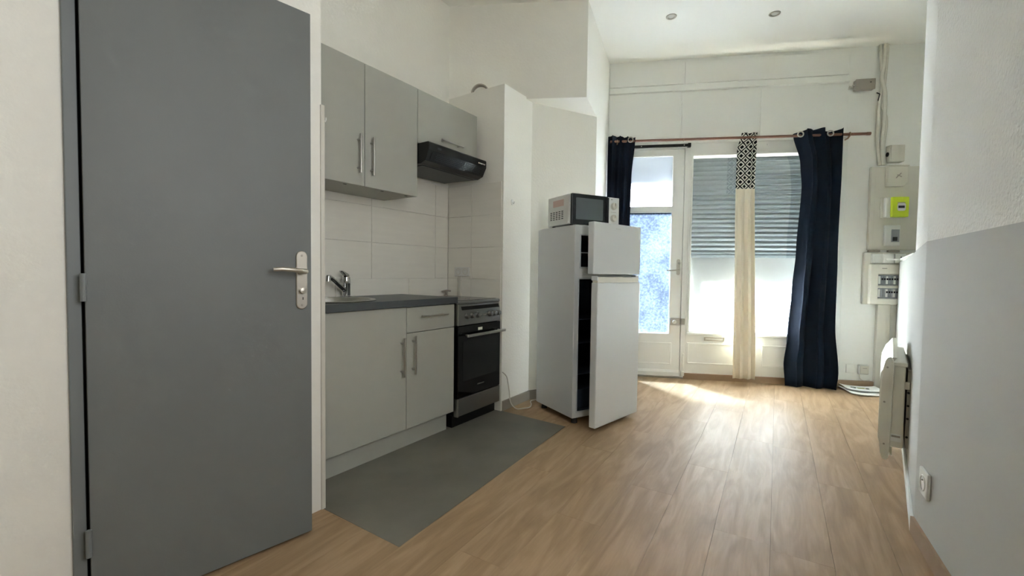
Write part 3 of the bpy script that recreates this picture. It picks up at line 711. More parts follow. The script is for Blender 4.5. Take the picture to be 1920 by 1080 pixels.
# ================================================================== cooker
ck = thing('cooker', 'freestanding steel and black electric cooker with oven', 'cooker', KT(2.2035, 1.94, 0))
Wc = 0.484
obj('body', box(B(), 0.002, Wc-0.002, 0.03, 0.53, 0.085, 0.825), 'black', ck, 0.003)
obj('base', box(B(), 0.0, Wc-0.004, 0.045, 0.52, 0.0, 0.085), 'black', ck)
cp = obj('control_panel', extr(B(), [(0.0, 0.695), (0.0, 0.70), (0.004, 0.80), (0.016, 0.836), (0.035, 0.842), (0.035, 0.695)], 0.0, Wc), 'steel_dk', ck, 0.003)
obj('trim_strip', extr(B(), [(-0.0005, 0.798), (0.0025, 0.799), (0.010, 0.822), (0.007, 0.823)], 0.045, Wc-0.02), 'glassblk', cp)
obj('side_trim', box(B(), -0.001, 0.010, -0.003, 0.034, 0.695, 0.838), 'steel', cp, 0.003)
obj('indicator', box(B(), 0.222, 0.315, -0.0025, 0.001, 0.752, 0.768), 'steel', cp, 0.001)
for i, x in enumerate((0.095, 0.150, 0.208, 0.352, 0.402, 0.452)):
    kb = obj('knob', lathe(B(), [(0.021, 0.001), (0.021, -0.006), (0.0175, -0.010), (0.016, -0.022), (0.013, -0.024), (0.001, -0.024)], (x, 0.002, 0.757), 22, 'y'), 'steel_dk', cp, smooth=True)
    g_ = obj('grip', box(B(), -0.0035, 0.0035, -0.029, -0.010, -0.016, 0.016), 'steel', kb, 0.0015)
    g_.matrix_world = KT(2.2035, 1.94) @ Matrix.Translation((x, 0.002, 0.757)) @ Matrix.Rotation(R(40 if i == 2 else 0), 4, 'Y')
hb = obj('hob', box(B(), -0.003, Wc+0.004, 0.008, 0.54, 0.836, 0.860), 'steel_dk', ck, 0.008, bseg=3)
obj('hob_glass', box(B(), 0.018, Wc-0.018, 0.03, 0.515, 0.858, 0.8625), 'hob', hb, 0.002)
for x, y, r in ((0.14, 0.15, 0.085), (0.35, 0.15, 0.07), (0.14, 0.39, 0.07), (0.35, 0.39, 0.085)):
    obj('cooking_zone', torus(B(), (x, y, 0.8625), r, 0.0012, 'z', 32, 6), 'grey_pl', hb)
od = obj('oven_door', box(B(), 0.003, Wc-0.003, -0.002, 0.03, 0.207, 0.690), 'glassblk', ck, 0.004)
obj('oven_window', extr(B(), rrect(0.395, 0.275, 0.01, 4, 0.25, 0.452), -0.0035, 0.0, 'y'), 'ovenwin', od)
hn = obj('oven_handle', box(B(), 0.05, 0.488, -0.052, -0.035, 0.617, 0.637), 'steel', od, 0.006, bseg=3)
for x in (0.085, 0.45): obj('handle_post', cyl(B(), (x, -0.04, 0.627), (x, 0.0, 0.627), 0.007, seg=10), 'steel', hn)
obj('display', box(B(), 0.213, 0.262, -0.0035, -0.0015, 0.648, 0.668), 'beige_pl', od, 0.001)
obj('badge', box(B(), 0.212, 0.288, -0.0035, -0.0015, 0.262, 0.270), 'steel', od, 0.001)
dw = obj('warming_drawer', box(B(), 0.001, Wc-0.002, -0.003, 0.035, 0.082, 0.203), 'steel_dk', ck, 0.005)
obj('side_trim', box(B(), 0.0, 0.012, -0.005, 0.03, 0.08, 0.204), 'steel', dw, 0.003)
tp = thing('tap_fitting', 'small grey cross shaped fitting behind the cooker top', 'fitting', KT(2.62, 2.43, 0.8605))
obj('stem', lathe(B(), [(0.016, 0), (0.016, 0.008), (0.008, 0.012), (0.008, 0.04), (0.001, 0.042)], (0, 0, 0), 16), 'grey_pl', tp, smooth=True)
obj('cross_bar', tube(B(), [(-0.03, 0.02, 0.036), (0, 0, 0.046), (0.03, -0.02, 0.04)], 0.007, 8), 'grey_pl', tp, smooth=True)
obj('cross_bar', tube(B(), [(-0.02, -0.025, 0.03), (0.02, 0.025, 0.03)], 0.006, 8), 'grey_pl', tp, smooth=True)
pts = []
for (x, y, zz) in ((2.70, 1.925, 0.30), (2.73, 1.905, 0.26), (2.755, 1.90, 0.16), (2.765, 1.89, 0.06), (2.80, 1.86, 0.008), (2.85, 1.82, 0.006), (2.90, 1.80, 0.006), (2.97, 1.83, 0.006), (3.04, 1.88, 0.006), (3.10, 1.87, 0.006), (3.18, 1.82, 0.006)): pts.append((x, y, zz))
def smooth_path(p, n=6):
    p = [Vector(q) for q in p]; out = []
    for i in range(len(p)-1):
        a, b, c, d = p[max(0, i-1)], p[i], p[i+1], p[min(len(p)-1, i+2)]
        for k in range(n):
            t = k/n; out.append(0.5*((2*b)+(c-a)*t+(2*a-5*b+4*c-d)*t*t+(3*b-a-3*c+d)*t**3))
    out.append(p[-1]); return out
tag(obj('power_cord', tube(B(), smooth_path(pts), 0.004, 8), 'cable', mw=FR_K, smooth=True), 'pale power cord hanging beside the cooker and trailing to the fridge', 'cord')
hk2 = thing('hook', 'small white adhesive hook on the wall beside the cooker', 'hook', KT(2.815, 1.934, 1.597), 'small white wall hooks')
obj('plate', extr(B(), rrect(0.026, 0.045, 0.012, 5), -0.004, 0.0005, 'y'), 'white_pl', hk2)
obj('prong', tube(B(), [(0, -0.003, -0.004), (0, -0.014, -0.013), (0, -0.02, -0.006), (0, -0.02, 0.003)], 0.0035, 8), 'white_pl', hk2, smooth=True)
# vent collar on the beam face
bd = Vector((F3a[0]-kw(2.70, 2.49)[0], F3a[1]-kw(2.70, 2.49)[1], 0)).normalized()
bp = Vector((kw(2.70, 2.49)[0], kw(2.70, 2.49)[1], 0)) + bd*0.262
mwv = Matrix.Translation((bp.x, bp.y, 2.482)) @ Matrix.Rotation(math.atan2(bd.y, bd.x), 4, 'Z')
vc = thing('vent_duct', 'round grey vent duct end above the cooker corner', 'duct', mwv)
obj('sleeve', lathe(B(), [(0.062, 0.005), (0.062, -0.045), (0.071, -0.045), (0.071, 0.005)], (0, 0, 0), 32, 'y', False), 'grey_pl', vc, smooth=True)

# ================================================================== fridge
fg = thing('fridge', 'white two door fridge freezer with both doors ajar', 'fridge', FR_F)
FW_, FD, FH, FB = 0.54, 0.475, 1.39, 0.045
T = 0.035
# cabinet: open-front shell with two compartments
bm = holed(B(), 0, FW_, FB, FH, 0, FD-0.02, [(T, FW_-T, 0.085, 1.022), (T+0.01, FW_-T, 1.095, 1.325)])
obj('cabinet', bm, 'fridge', fg, 0.004)
obj('back_panel', box(B(), 0.004, FW_-0.004, FD-0.021, FD, FB, FH-0.004), 'fridge', fg, 0.003)
ln = obj('liner', holed(B(), T-0.004, FW_-T+0.004, 0.081, 1.026, -0.003, 0.006, [(T+0.006, FW_-T-0.006, 0.091, 1.016)]), 'fridge_in', fg, 0.002)
ln2 = obj('liner', holed(B(), T+0.006, FW_-T+0.004, 1.091, 1.329, -0.003, 0.006, [(T+0.016, FW_-T-0.006, 1.101, 1.319)]), 'fridge_in', fg, 0.002)
def liner_box(x0, x1, z0, z1):
    y0, y1, t = 0.006, FD-0.024, 0.004; bm = B()
    a = [bm.verts.new((x, y0, z)) for x, z in ((x0, z0), (x1, z0), (x1, z1), (x0, z1))]; b = [bm.verts.new((x, y1, z)) for x, z in ((x0, z0), (x1, z0), (x1, z1), (x0, z1))]
    c = [bm.verts.new((x, y0, z)) for x, z in ((x0+t, z0+t), (x1-t, z0+t), (x1-t, z1-t), (x0+t, z1-t))]; d = [bm.verts.new((x, y1-t, z)) for x, z in ((x0+t, z0+t), (x1-t, z0+t), (x1-t, z1-t), (x0+t, z1-t))]
    for i in range(4):
        j = (i+1) % 4
        bm.faces.new((a[i], a[j], b[j], b[i])); bm.faces.new((c[i], d[i], d[j], c[j])); bm.faces.new((a[i], c[i], c[j], a[j]))
    bm.faces.new(b); bm.faces.new(d[::-1])
    return bm
obj('inner_lining', liner_box(T, FW_-T, 0.085, 1.022), 'fridge_shade', ln)
obj('inner_lining', liner_box(T+0.01, FW_-T, 1.095, 1.325), 'fridge_shade', ln2)
for zz in (0.345, 0.565, 0.733): obj('shelf', box(B(), T, FW_-T, 0.03, FD-0.03, zz-0.004, zz), 'fridge_shade', ln, 0.001)
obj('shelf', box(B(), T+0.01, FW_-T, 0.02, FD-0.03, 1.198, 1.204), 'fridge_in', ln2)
obj('crisper', box(B(), T+0.02, FW_-T-0.02, 0.05, FD-0.06, 0.09, 0.23), 'fridge_shade', ln, 0.006)
for x in (0.05, FW_-0.05):
    for y in (0.04, FD-0.05): obj('foot', cyl(B(), (x, y, 0), (x, y, FB+0.005), 0.022, 0.018, 14), 'dark', fg)
def fdoor(z0, z1, ang, recess):
    mw = FR_F @ Matrix.Translation((FW_-0.002, -0.008, 0)) @ Matrix.Rotation(R(ang), 4, 'Z')
    e = obj('freezer_door' if z0 > 1 else 'fridge_door', box(B(), -FW_+0.002, 0.002, -0.055, -0.004, z0, z1 - (0.044 if recess else 0)), 'fridge', fg, 0.006, bseg=3)
    e.matrix_world = mw
    g1 = obj('gasket', holed(B(), -FW_+0.025, -0.02, z0+0.025, z1-0.045, -0.006, 0.005, [(-FW_+0.045, -0.04, z0+0.045, z1-0.065)]), 'gasket', e, 0.002)
    g1.matrix_world = mw
    if recess:
        t = obj('grip_strip', box(B(), -FW_+0.014, 0.0, -0.046, -0.004, z1-0.045, z1-0.006), 'beige_pl', e, 0.004); t.matrix_world = mw
        t = obj('end_cap', box(B(), -FW_+0.002, -FW_+0.016, -0.05, -0.004, z1-0.03, z1), 'fridge', e, 0.003); t.matrix_world = mw
        t = obj('hinge_block', box(B(), -0.05, -0.005, -0.046, -0.01, z1-0.005, z1+0.008), 'nickel', e, 0.002); t.matrix_world = mw
        t = obj('door_liner', box(B(), -FW_+0.06, -0.06, -0.006, 0.012, z0+0.06, z1-0.09), 'fridge_in', e, 0.006); t.matrix_world = mw
    else:
        t = obj('door_liner', box(B(), -FW_+0.06, -0.06, -0.006, 0.02, z0+0.06, z1-0.06), 'fridge_in', e, 0.008); t.matrix_world = mw
    return mw, e
fdoor(0.032, 1.040, 15.5, True)
mwf, fe = fdoor(1.052, 1.398, 12.0, False)
t = obj('badge', box(B(), -0.30, -0.25, -0.0565, -0.054, 1.362, 1.368), 'gasket', fe); t.matrix_world = mwf

# microwave on top
FR_M = Matrix.Translation((0.408, 3.072, 1.392)) @ Matrix.Rotation(R(27), 4, 'Z')
mw_ = thing('microwave', 'white microwave oven with black door on top of the fridge', 'microwave', FR_M)
mwW, mwH, mwD = 0.42, 0.222, 0.315
obj('case', box(B(), 0, mwW, 0.022, mwD, 0.010, mwH), 'mw_white', mw_, 0.005)
for x in (0.03, mwW-0.03):
    for y in (0.05, mwD-0.04): obj('foot', cyl(B(), (x, y, 0), (x, y, 0.011), 0.012, seg=12), 'dark', mw_)
md = obj('oven_door', box(B(), 0.001, 0.315, 0.0, 0.0215, 0.010, mwH-0.001), 'mw_blk', mw_, 0.004)
obj('door_window', extr(B(), rrect(0.235, 0.150, 0.006, 3, 0.152, 0.118), -0.0012, 0.001, 'y'), 'mw_win', md)
obj('door_handle', extr(B(), [(0.292, 0.02), (0.315, 0.02), (0.315, mwH-0.01), (0.292, mwH-0.01), (0.300, 0.116)], -0.012, 0.001, 'y'), 'black', md, 0.003)
pn = obj('control_panel', box(B(), 0.317, mwW-0.001, 0.001, 0.0215, 0.010, mwH-0.003), 'mw_white', mw_, 0.005)
for zz in (0.155, 0.068):
    k_ = obj('knob', lathe(B(), [(0.027, 0.001), (0.027, -0.004), (0.023, -0.006), (0.0215, -0.018), (0.019, -0.02), (0.001, -0.02)], (0.366, 0.0015, zz), 24, 'y'), 'beige_pl', pn, smooth=True)
    obj('pointer', box(B(), 0.364, 0.368, -0.020, -0.0175, zz, zz+0.02), 'grey_pl', k_)
obj('mark', box(B(), 0.345, 0.352, 0.0, 0.0015, 0.200, 0.206), 'dark', pn)
obj('mark', box(B(), 0.34, 0.39, 0.0, 0.0015, 0.111, 0.113), 'grey_pl', pn)
sdp = obj('side_panel', extr(B(), rrect(0.255, 0.185, 0.012, 4, 0.17, 0.118), -0.0015, 0.001), 'mw_white', mw_)
obj('warning_label', box(B(), -0.0022, -0.001, 0.10, 0.24, 0.145, 0.192), 'red_print', sdp)
for i in range(5):
    for j in range(5): obj('vent_slot', box(B(), -0.0022, -0.001, 0.105+i*0.037, 0.129+i*0.037, 0.052+j*0.013, 0.058+j*0.013), 'dark', sdp)

# ================================================================== curtains
YR = -0.09
rodt = thing('curtain_rod', 'brown wooden curtain rod across the window wall', 'curtain rod', FR_W)
obj('pole', tube(B(), [(-0.93, YR, 2.379), (1.37, YR, 2.366)], 0.0125, 14), 'rod', rodt, smooth=True)
obj('end_cap', tube(B(), [(1.365, YR, 2.366), (1.395, YR, 2.366)], 0.0145, 14), 'rod', rodt, smooth=True)
for s in (1.225, -0.86):
    zz = 2.3675 if s > 0 else 2.3785
    bk = obj('bracket', tube(B(), [(s, YR, zz-0.014), (s, YR+0.03, zz-0.03), (s, -0.005, zz-0.03)], 0.007, 8), 'skirt', rodt, smooth=True)
    obj('bracket_plate', cyl(B(), (s, -0.012, zz-0.03), (s, 0.0, zz-0.03), 0.022, seg=16), 'skirt', bk)
    obj('bracket_ring', torus(B(), (s, YR, zz), 0.016, 0.004, 'x', 18, 6), 'skirt', bk)
for s in (0.39, -0.23): obj('joint_ring', torus(B(), (s, YR, 2.372), 0.0135, 0.002, 'x', 18, 6), 'skirt', rodt)

def cloth(name, material, parent, left, right, top, zb, folds, amp, phase=0.0, nx=72, nz=46, ybase=YR, zig=0.0, drift=None):
    """sheet hanging from the rod: left/right give the edge s at height z, top gives the top edge height at u"""
    bm = B(); uvl = bm.loops.layers.uv.new('UVMap'); grid = []; UV = {}
    for j in range(nz+1):
        row = []; arc_ = 0; prev = None
        for i in range(nx+1):
            u = i/nx; v = j/nz; zt = top(u); zz = zt+(zb-zt)*v
            s = left(zz)+(right(zz)-left(zz))*u
            ph = 2*math.pi*folds*u+phase
            w = math.sin(ph)
            if zig: w = (1-zig)*w+zig*math.copysign(abs(w)**0.55, w)
            k = amp(zz, u) if callable(amp) else amp
            y = ybase+k*w+(drift(zz, u) if drift else 0)
            s += 0.35*k*math.sin(2*ph+0.6)
            p = Vector((s, y, zz))
            if prev is not None: arc_ += math.hypot(p.x-prev.x, p.y-prev.y)
            prev = p
            vt = bm.verts.new(p); UV[vt] = (arc_, zz); row.append(vt)
        grid.append(row)
    for j in range(nz):
        for i in range(nx):
            f = bm.faces.new((grid[j][i], grid[j+1][i], grid[j+1][i+1], grid[j][i+1]))
            for l in f.loops: l[uvl].uv = UV[l.vert]
    o = obj(name, bm, material, parent, smooth=True)
    sm = o.modifiers.new('thickness', 'SOLIDIFY'); sm.thickness = 0.0025; sm.offset = 0
    return o
def lerp_tab(tab):
    tab = sorted(tab)
    def f(z):
        if z <= tab[0][0]: return tab[0][1]
        for (a, p), (b, q) in zip(tab, tab[1:]):
            if z <= b:
                t = (z-a)/(b-a); t = t*t*(3-2*t); return p+(q-p)*t
        return tab[-1][1]
    return f
cl = thing('curtain', 'dark navy eyelet curtain bunched behind the fridge', 'curtain', FR_W, 'curtains on the brown rod')
cloth('cloth', 'navy', cl, lerp_tab([(0, -0.93), (2.45, -0.955)]), lerp_tab([(0.02, -0.70), (1.5, -0.735), (2.0, -0.73), (2.42, -0.70)]), lambda u: 2.44-0.03*u, 0.02, 3.5, 0.034, 0.4, zig=0.2)
obj('eyelet', torus(B(), (-0.735, YR-0.026, 2.385), 0.024, 0.006, 'y'), 'nickel', cl, smooth=True)
cc = thing('curtain', 'narrow cream curtain with black and white diamond print top', 'curtain', FR_W, 'curtains on the brown rod')
cloth('cloth', 'cream', cc, lerp_tab([(0.05, 0.285), (1.0, 0.275), (1.9, 0.26), (2.25, 0.262), (2.42, 0.30)]), lerp_tab([(0.05, 0.475), (1.9, 0.425), (2.42, 0.432)]), lambda u: 2.415+0.004*math.sin(9*u), 0.05, 2.7, lambda z, u: (0.010 if z > 1.95 else 0.010+0.014*min(1, (1.95-z)/0.4))*(0.35+0.65*u), -0.9, nx=110)
cn = thing('curtain', 'wide dark navy curtain pooling on the floor by the pier', 'curtain', FR_W, 'curtains on the brown rod')
def n_top(u):
    if u < 0.42: return 2.385+0.042*(u/0.42)**0.6
    if u < 0.60: return 2.428-0.004*math.sin((u-0.42)*40)
    return 2.388+0.035*((u-0.6)/0.4)
cloth('cloth', 'navy', cn, lerp_tab([(0.0, 0.752), (0.2, 0.742), (0.45, 0.775), (0.9, 0.80), (1.3, 0.82), (1.9, 0.845), (2.1, 0.83), (2.42, 0.752)]),
      lerp_tab([(0.0, 1.165), (0.15, 1.18), (0.6, 1.145), (1.2, 1.16), (1.9, 1.17), (2.42, 1.165)]), n_top, 0.004, 2.6,
      lambda z, u: 0.034+0.012*math.sin(3.1*z), 0.9, zig=0.3, drift=lambda z, u: 0.02*math.sin(5*u+1.4*z)-0.045*max(0, 0.5-z))
for s, zz in ((0.795, 2.372), (1.045, 2.37)):
    obj('eyelet', torus(B(), (s, YR-0.042, zz), 0.024, 0.006, 'y'), 'nickel', cn, smooth=True)

# ================================================================== electrics on the pier
def WT(s, z): return at(FR_W, s, 0, z)
jb = thing('junction_box', 'small taupe junction box high beside the cables', 'junction box', WT(1.36, 2.83))
obj('box', box(B(), -0.078, 0.078, -0.045, 0.0, -0.045, 0.045), 'grey_pl', jb, 0.004)
obj('lid', box(B(), -0.08, 0.08, -0.053, -0.043, -0.048, 0.048), 'grey_pl', jb, 0.003)
obj('screw', cyl(B(), (0.04, -0.055, 0.015), (0.04, -0.052, 0.015), 0.005, seg=10), 'dark', jb)
obj('wire', tube(B(), smooth_path([(-0.075, -0.02, -0.01), (-0.10, -0.025, -0.02), (-0.115, -0.02, 0.0), (-0.12, -0.01, -0.03)]), 0.004, 6), 'beige_pl', jb)
obj('wire', tube(B(), smooth_path([(-0.075, -0.02, 0.0), (-0.095, -0.03, 0.005), (-0.11, -0.015, -0.025)]), 0.004, 6), 'white_pl', jb)
cabs = [([(1.485, 3.19), (1.50, 3.0), (1.515, 2.85), (1.50, 2.7), (1.49, 2.5), (1.495, 2.3), (1.52, 2.09)], 0.014, 'thick pale cable nearest the curtain running down from the ceiling'),
        ([(1.52, 3.19), (1.515, 3.0), (1.50, 2.88), (1.53, 2.75), (1.535, 2.5), (1.525, 2.3), (1.545, 2.09)], 0.016, 'thickest pale cable in the middle of the ceiling cable bundle'),
        ([(1.545, 3.19), (1.54, 3.0), (1.53, 2.8), (1.515, 2.65), (1.56, 2.5), (1.545, 2.25), (1.565, 2.09)], 0.011, 'thin wavy pale cable on the right of the cable bundle')]
for i, (p, r, lab) in enumerate(cabs):
    tag(obj('cable', tube(B(), smooth_path([(s, -0.02-0.012*(i % 2), zz) for s, zz in p]), r, 10), 'beige_pl', mw=FR_W, smooth=True), lab, 'cable', 'cables running down the pier')
kb = thing('cable_clip', 'black cable clip beside the taupe junction box', 'clip', WT(1.475, 2.71))
obj('clip', tube(B(), [(0, -0.01, 0.05), (0.015, -0.03, 0.03), (0.01, -0.02, -0.02), (0.025, -0.02, -0.06)], 0.005, 6), 'dark', kb)
bx = thing('fuse_box', 'small grey square fuse box at the end of the cables', 'fuse box', WT(1.63, 2.185))
obj('box', box(B(), -0.055, 0.06, -0.06, 0.0, -0.075, 0.08), 'beige_pl', bx, 0.005)
obj('lid', box(B(), -0.05, 0.062, -0.07, -0.058, -0.072, 0.078), 'beige_pl', bx, 0.004)
obj('cable_gland', cyl(B(), (-0.06, -0.03, 0.0), (-0.05, -0.03, 0.0), 0.02), 'dark', bx)
bo = thing('meter_board', 'tall beige backboard carrying the electricity meter', 'backboard', WT(1.60, 1.30))
obj('board', box(B(), -0.155, 0.24, -0.03, 0.0, 0.008, 0.775), 'beige_pl', bo, 0.006)
obj('side_channel', box(B(), -0.155, -0.12, -0.04, -0.028, 0.008, 0.775), 'beige_pl', bo, 0.003)
mc = thing('cutout_box', 'beige sealed supply box with clipped corner on the backboard', 'supply box', WT(1.645, 1.98))
obj('cover', extr(B(), [(-0.085, 0.095), (0.075, 0.095), (0.075, -0.06), (0.05, -0.095), (-0.085, -0.095)], -0.075, -0.03, 'y'), 'beige_pl', mc, 0.006)
obj('lid_rim', box(B(), -0.088, 0.08, -0.085, -0.03, 0.085, 0.097), 'beige_pl', mc, 0.003)
obj('embossed_mark', tube(B(), [(-0.02, -0.076, -0.02), (0.02, -0.076, 0.025)], 0.004, 6), 'grey_pl', mc)
obj('embossed_mark', tube(B(), [(-0.01, -0.076, 0.01), (0.025, -0.076, -0.01)], 0.004, 6), 'grey_pl', mc)
me_ = thing('electricity_meter', 'lime green electricity meter with small dark display', 'meter', WT(1.655, 1.695))
obj('housing', box(B(), -0.105, -0.02, -0.075, -0.03, -0.09, 0.092), 'white_pl', me_, 0.008)
obj('mounting', box(B(), -0.125, 0.07, -0.045, -0.0302, -0.095, 0.095), 'beige_pl', me_, 0.003)
fcv = obj('front_cover', box(B(), -0.065, 0.075, -0.095, -0.04, -0.09, 0.093), 'lime', me_, 0.008)
obj('display_bezel', extr(B(), rrect(0.066, 0.07, 0.016, 5, 0.012, 0.0), -0.097, -0.094, 'y'), 'white_pl', fcv)
obj('display', box(B(), -0.014, 0.036, -0.0985, -0.096, -0.010, 0.012), 'dark', fcv)
obj('print_line', box(B(), -0.022, 0.04, -0.0965, -0.0945, 0.036, 0.042), 'grey_pl', fcv)
br = thing('main_breaker', 'white main breaker with dark switch below the lime meter', 'breaker', WT(1.625, 1.44))
obj('housing', box(B(), -0.06, 0.065, -0.06, -0.03, -0.095, 0.095), 'white_pl', br, 0.006)
obj('inset', box(B(), -0.01, 0.055, -0.064, -0.059, -0.06, 0.055), 'breaker', br, 0.002)
obj('switch', box(B(), 0.0, 0.032, -0.078, -0.062, -0.05, -0.015), 'dark', br, 0.003)
db = thing('distribution_board', 'white fuse board with two rows of breakers on the pier', 'fuse board', WT(1.59, 0.80))
obj('back_frame', box(B(), -0.172, 0.20, -0.035, 0.0, 0.0, 0.485), 'beige_pl', db, 0.006)
cv = obj('cover', holed(B(), -0.135, 0.20, 0.005, 0.375, -0.075, -0.03, [(-0.072, 0.165, 0.175, 0.285), (-0.072, 0.165, 0.055, 0.155)]), 'beige_pl', db, 0.004)
for z0 in (0.06, 0.18):
    rwp = obj('row_plate', box(B(), -0.07, 0.163, -0.055, -0.03, z0, z0+0.095), 'breaker', db)
    for i in range(11):
        bkx = obj('breaker', box(B(), -0.066+i*0.0205, -0.048+i*0.0205, -0.066, -0.054, z0+0.012, z0+0.085), 'breaker' if i % 3 else 'white_pl', rwp, 0.001)
        if i > 2 or z0 > 0.1 and i > 0: obj('toggle', box(B(), -0.062+i*0.0205, -0.052+i*0.0205, -0.074, -0.065, z0+0.05, z0+0.066), 'dark', bkx)
obj('name_mark', box(B(), -0.045, -0.005, -0.0765, -0.0745, 0.335, 0.339), 'dark', db)
for i, s in enumerate((-0.122, -0.030, 0.065)):
    q = obj('socket_module', box(B(), s, s+0.089, -0.06, -0.03, 0.385, 0.472), 'white_pl', db, 0.005)
    obj('rocker', cyl(B(), (s+0.045, -0.0625, 0.428), (s+0.045, -0.059, 0.428), 0.03, seg=24), 'white_pl', q)
    if i == 2: obj('earth_pin', cyl(B(), (s+0.045, -0.07, 0.44), (s+0.045, -0.06, 0.44), 0.005, seg=8), 'dark', q)
for s in (-0.145, 0.015): obj('vent_cover', box(B(), s, s+0.095, -0.045, -0.02, 0.487, 0.506), 'grey_pl', db, 0.002)
tag(obj('trunking', box(B(), 1.545, 1.655, -0.035, 0.0, 0.0, 0.80), 'beige_pl', mw=FR_W, bevel=0.004), 'vertical white trunking from the fuse board to the floor', 'trunking')
so3 = thing('wall_socket', 'white surface socket low on the pier above the papers', 'socket', WT(1.455, 0.18))
obj('box', box(B(), -0.042, 0.042, -0.035, 0.0, -0.045, 0.045), 'white_pl', so3, 0.006)
obj('cover', box(B(), -0.036, 0.036, -0.040, -0.034, -0.038, 0.038), 'beige_pl', so3, 0.004)
obj('slot', box(B(), -0.015, 0.02, -0.0412, -0.0395, 0.012, 0.018), 'grey_pl', so3)
obj('cord', tube(B(), smooth_path([(-0.025, -0.012, -0.045), (-0.02, -0.012, -0.085), (0.01, -0.012, -0.105), (0.06, -0.012, -0.10)]), 0.004, 6), 'beige_pl', so3)
so4 = thing('blank_plate', 'flat painted blank plate left of the low pier socket', 'blank plate', WT(1.355, 0.18))
obj('plate', box(B(), -0.04, 0.035, -0.008, 0.0, -0.04, 0.045), 'wall_far', so4, 0.003)

# socket on the near right wall
so2 = thing('wall_socket', 'white wall socket low on the grey right wall', 'socket', FR_N @ Matrix.Translation((-0.135, 0.0, 0.265)))
obj('plate', box(B(), -0.05, 0.05, 0.0, 0.012, -0.05, 0.05), 'white_pl', so2, 0.004)
q = obj('outlet', lathe(B(), [(0.031, 0.012), (0.029, 0.015), (0.025, 0.0145), (0.0235, 0.007), (0.001, 0.007)], (0, 0, 0), 28, 'y', False), 'white_pl', so2, smooth=True)
for s in (-0.0095, 0.0095): obj('pin_hole', cyl(B(), (s, 0.0065, 0), (s, 0.0085, 0), 0.003, seg=8), 'dark', q)
obj('earth_pin', cyl(B(), (0, 0.006, 0.012), (0, 0.017, 0.012), 0.0028, seg=8), 'steel', q)

# ================================================================== radiator
ra = thing('radiator', 'white electric panel radiator on the right wall', 'radiator', FR_R @ Matrix.Translation((0.69, 0, 0)))
L = 0.70
obj('casing', box(B(), 0.006, L-0.006, 0.022, 0.082, 0.135, 0.585), 'radiator', ra, 0.006)
obj('top_grille', box(B(), 0.0, L, 0.015, 0.088, 0.578, 0.602), 'radiator', ra, 0.005)
def front_panel():
    bm = B(); nx, nz = 24, 12; fr, bk_ = [], []
    for i in range(nx+1):
        u = i/nx; x = L*u; zt = 0.635+0.055*math.sin(math.pi*min(1, max(0, (u-0.05)/0.9)))**0.7 if 0 < u < 1 else 0.625
        a, b = [], []
        for j in range(nz+1):
            v = j/nz; zz = 0.09+(zt-0.09)*v
            bow = 0.127-0.05*max(0, (v-0.78)/0.22)**2-0.045*max(0, (0.18-v)/0.18)**2
            a.append(bm.verts.new((x, bow, zz))); b.append(bm.verts.new((x, bow-0.018, zz)))
        fr.append(a); bk_.append(b)
    for i in range(nx):
        for j in range(nz):
            bm.faces.new((fr[i][j], fr[i+1][j], fr[i+1][j+1], fr[i][j+1])); bm.faces.new((bk_[i][j], bk_[i][j+1], bk_[i+1][j+1], bk_[i+1][j]))
        bm.faces.new((fr[i][0], bk_[i][0], bk_[i+1][0], fr[i+1][0])); bm.faces.new((fr[i][nz], fr[i+1][nz], bk_[i+1][nz], bk_[i][nz]))
    for j in range(nz):
        bm.faces.new((fr[0][j], fr[0][j+1], bk_[0][j+1], bk_[0][j])); bm.faces.new((fr[nx][j], bk_[nx][j], bk_[nx][j+1], fr[nx][j+1]))
    return bm
obj('front_panel', front_panel(), 'radiator', ra, smooth=True)
side = [(0.075, 0.12), (0.080, 0.075), (0.090, 0.062), (0.105, 0.068), (0.114, 0.10), (0.122, 0.20), (0.124, 0.40), (0.120, 0.54), (0.108, 0.605), (0.098, 0.622), (0.084, 0.626), (0.074, 0.612), (0.070, 0.58)]
for x in (-0.008, L-0.006):
    e = obj('end_cap', extr(B(), side, x, x+0.014), 'radiator', ra, 0.003)
    for (yy, zz) in ((0.098, 0.57), (0.105, 0.38), (0.10, 0.15)): obj('screw', cyl(B(), (x-0.003 if x < 0.1 else x+0.014, yy, zz), (x if x < 0.1 else x+0.017, yy, zz), 0.005, seg=10), 'grey_pl', e)
rk = obj('wall_rail', box(B(), 0.02, L-0.02, 0.0, 0.014, 0.14, 0.56), 'grey_pl', ra)
for zz in (0.2, 0.3, 0.37, 0.44): obj('rail_hole', cyl(B(), (0.017, 0.008, zz), (0.021, 0.008, zz), 0.006, seg=8), 'dark', rk)
obj('bracket', box(B(), -0.002, 0.01, 0.004, 0.024, 0.46, 0.50), 'radiator', ra, 0.003)
obj('rating_label', box(B(), 0.0035, 0.0075, 0.030, 0.075, 0.17, 0.21), 'paper', ra)
obj('label_print', box(B(), 0.0025, 0.0045, 0.034, 0.070, 0.193, 0.203), 'grey_pl', ra)

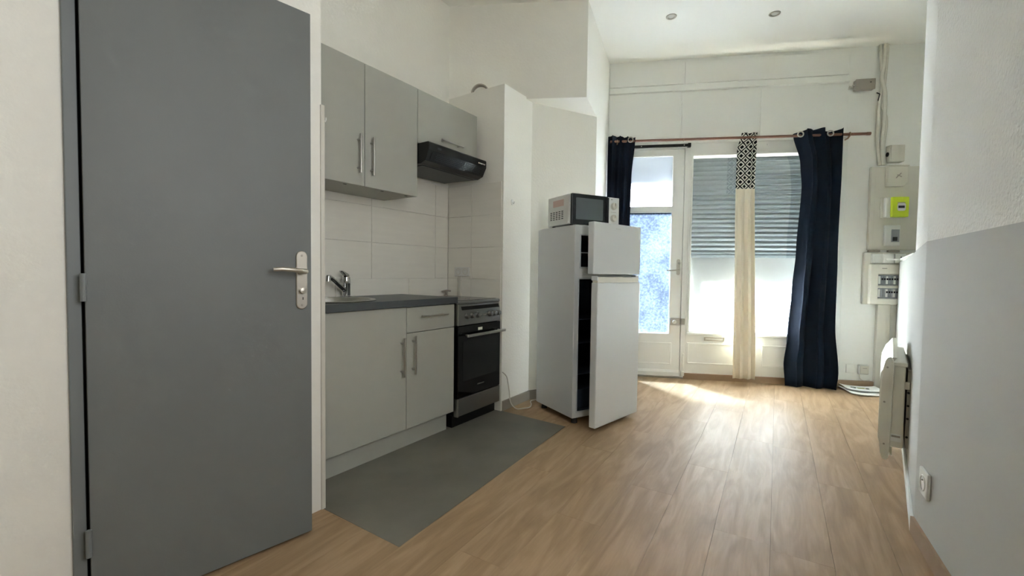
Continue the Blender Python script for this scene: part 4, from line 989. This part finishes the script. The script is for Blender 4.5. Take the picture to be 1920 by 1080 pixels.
# ================================================================== ceiling spots
for (x, y, lab) in ((1.29, 3.73, 'small recessed ceiling spotlight nearer the kitchen beam'), (2.11, 3.67, 'small recessed ceiling spotlight nearer the meter pier')):
    s_ = thing('ceiling_spot', lab, 'spotlight', Matrix.Translation((x, y, CEIL)), 'recessed ceiling spots')
    obj('bezel', lathe(B(), [(0.024, -0.002), (0.028, -0.006), (0.040, -0.006), (0.043, 0.0), (0.043, 0.001)], (0, 0, 0), 32, cap=False), 'nickel', s_, smooth=True)
    obj('lens', lathe(B(), [(0.001, -0.0035), (0.012, -0.004), (0.024, -0.002), (0.025, 0.001)], (0, 0, 0), 24), 'lamp_gl', s_, smooth=True)

# ================================================================== papers on the floor by the pier
def paper(name, lab, cx, cy, w, h, rot, z0, z1, material='paper', curl=0.0, cat='paper'):
    bm = B(); n = 8; T_, Bt = [], []
    for i in range(n+1):
        for j in (0, 1):
            x = -w/2+w*i/n; lift = curl*(abs(i/n-0.5)*2)**3
            T_.append(bm.verts.new((x, (j-0.5)*h, z1+lift))); Bt.append(bm.verts.new((x, (j-0.5)*h, z0+lift)))
    for i in range(n):
        a, b, c, d = 2*i, 2*i+2, 2*i+3, 2*i+1
        bm.faces.new((T_[a], T_[b], T_[c], T_[d])); bm.faces.new((Bt[a], Bt[d], Bt[c], Bt[b]))
        bm.faces.new((T_[a], Bt[a], Bt[b], T_[b])); bm.faces.new((T_[d], T_[c], Bt[c], Bt[d]))
    bm.faces.new((T_[0], T_[1], Bt[1], Bt[0])); bm.faces.new((T_[-2], Bt[-2], Bt[-1], T_[-1]))
    o = obj(name, bm, material, None); o.matrix_world = Matrix.Translation((cx, cy, 0)) @ Matrix.Rotation(R(rot), 4, 'Z')
    return tag(o, lab, cat, 'papers on the floor by the pier')
paper('magazine', 'dark magazine at the bottom of the paper pile by the pier', 3.275, 3.99, 0.24, 0.25, -12, 0.0, 0.005, 'dark', 0.0, 'magazine')
paper('envelope', 'white brochure in the middle of the paper pile by the pier', 3.215, 3.98, 0.30, 0.25, -14, 0.006, 0.012, 'paper', 0.012, 'brochure')
fl = paper('flyer', 'white leaflet with green and black print on top of the paper pile', 3.23, 4.03, 0.28, 0.19, -18, 0.026, 0.0285, 'paper', 0.012, 'leaflet')
for (x, y, w, h, m_) in ((-0.06, 0.005, 0.05, 0.04, 'ink'), (0.0, 0.0, 0.06, 0.05, 'olive'), (0.045, -0.01, 0.03, 0.03, 'ink')):
    obj('print', torus(B(), (x, y, 0.029), w*0.38, 0.004, 'z', 16, 6) if m_ == 'ink' else box(B(), x-w/2, x+w/2, y-h/3, y+h/3, 0.0282, 0.0297), m_, fl)
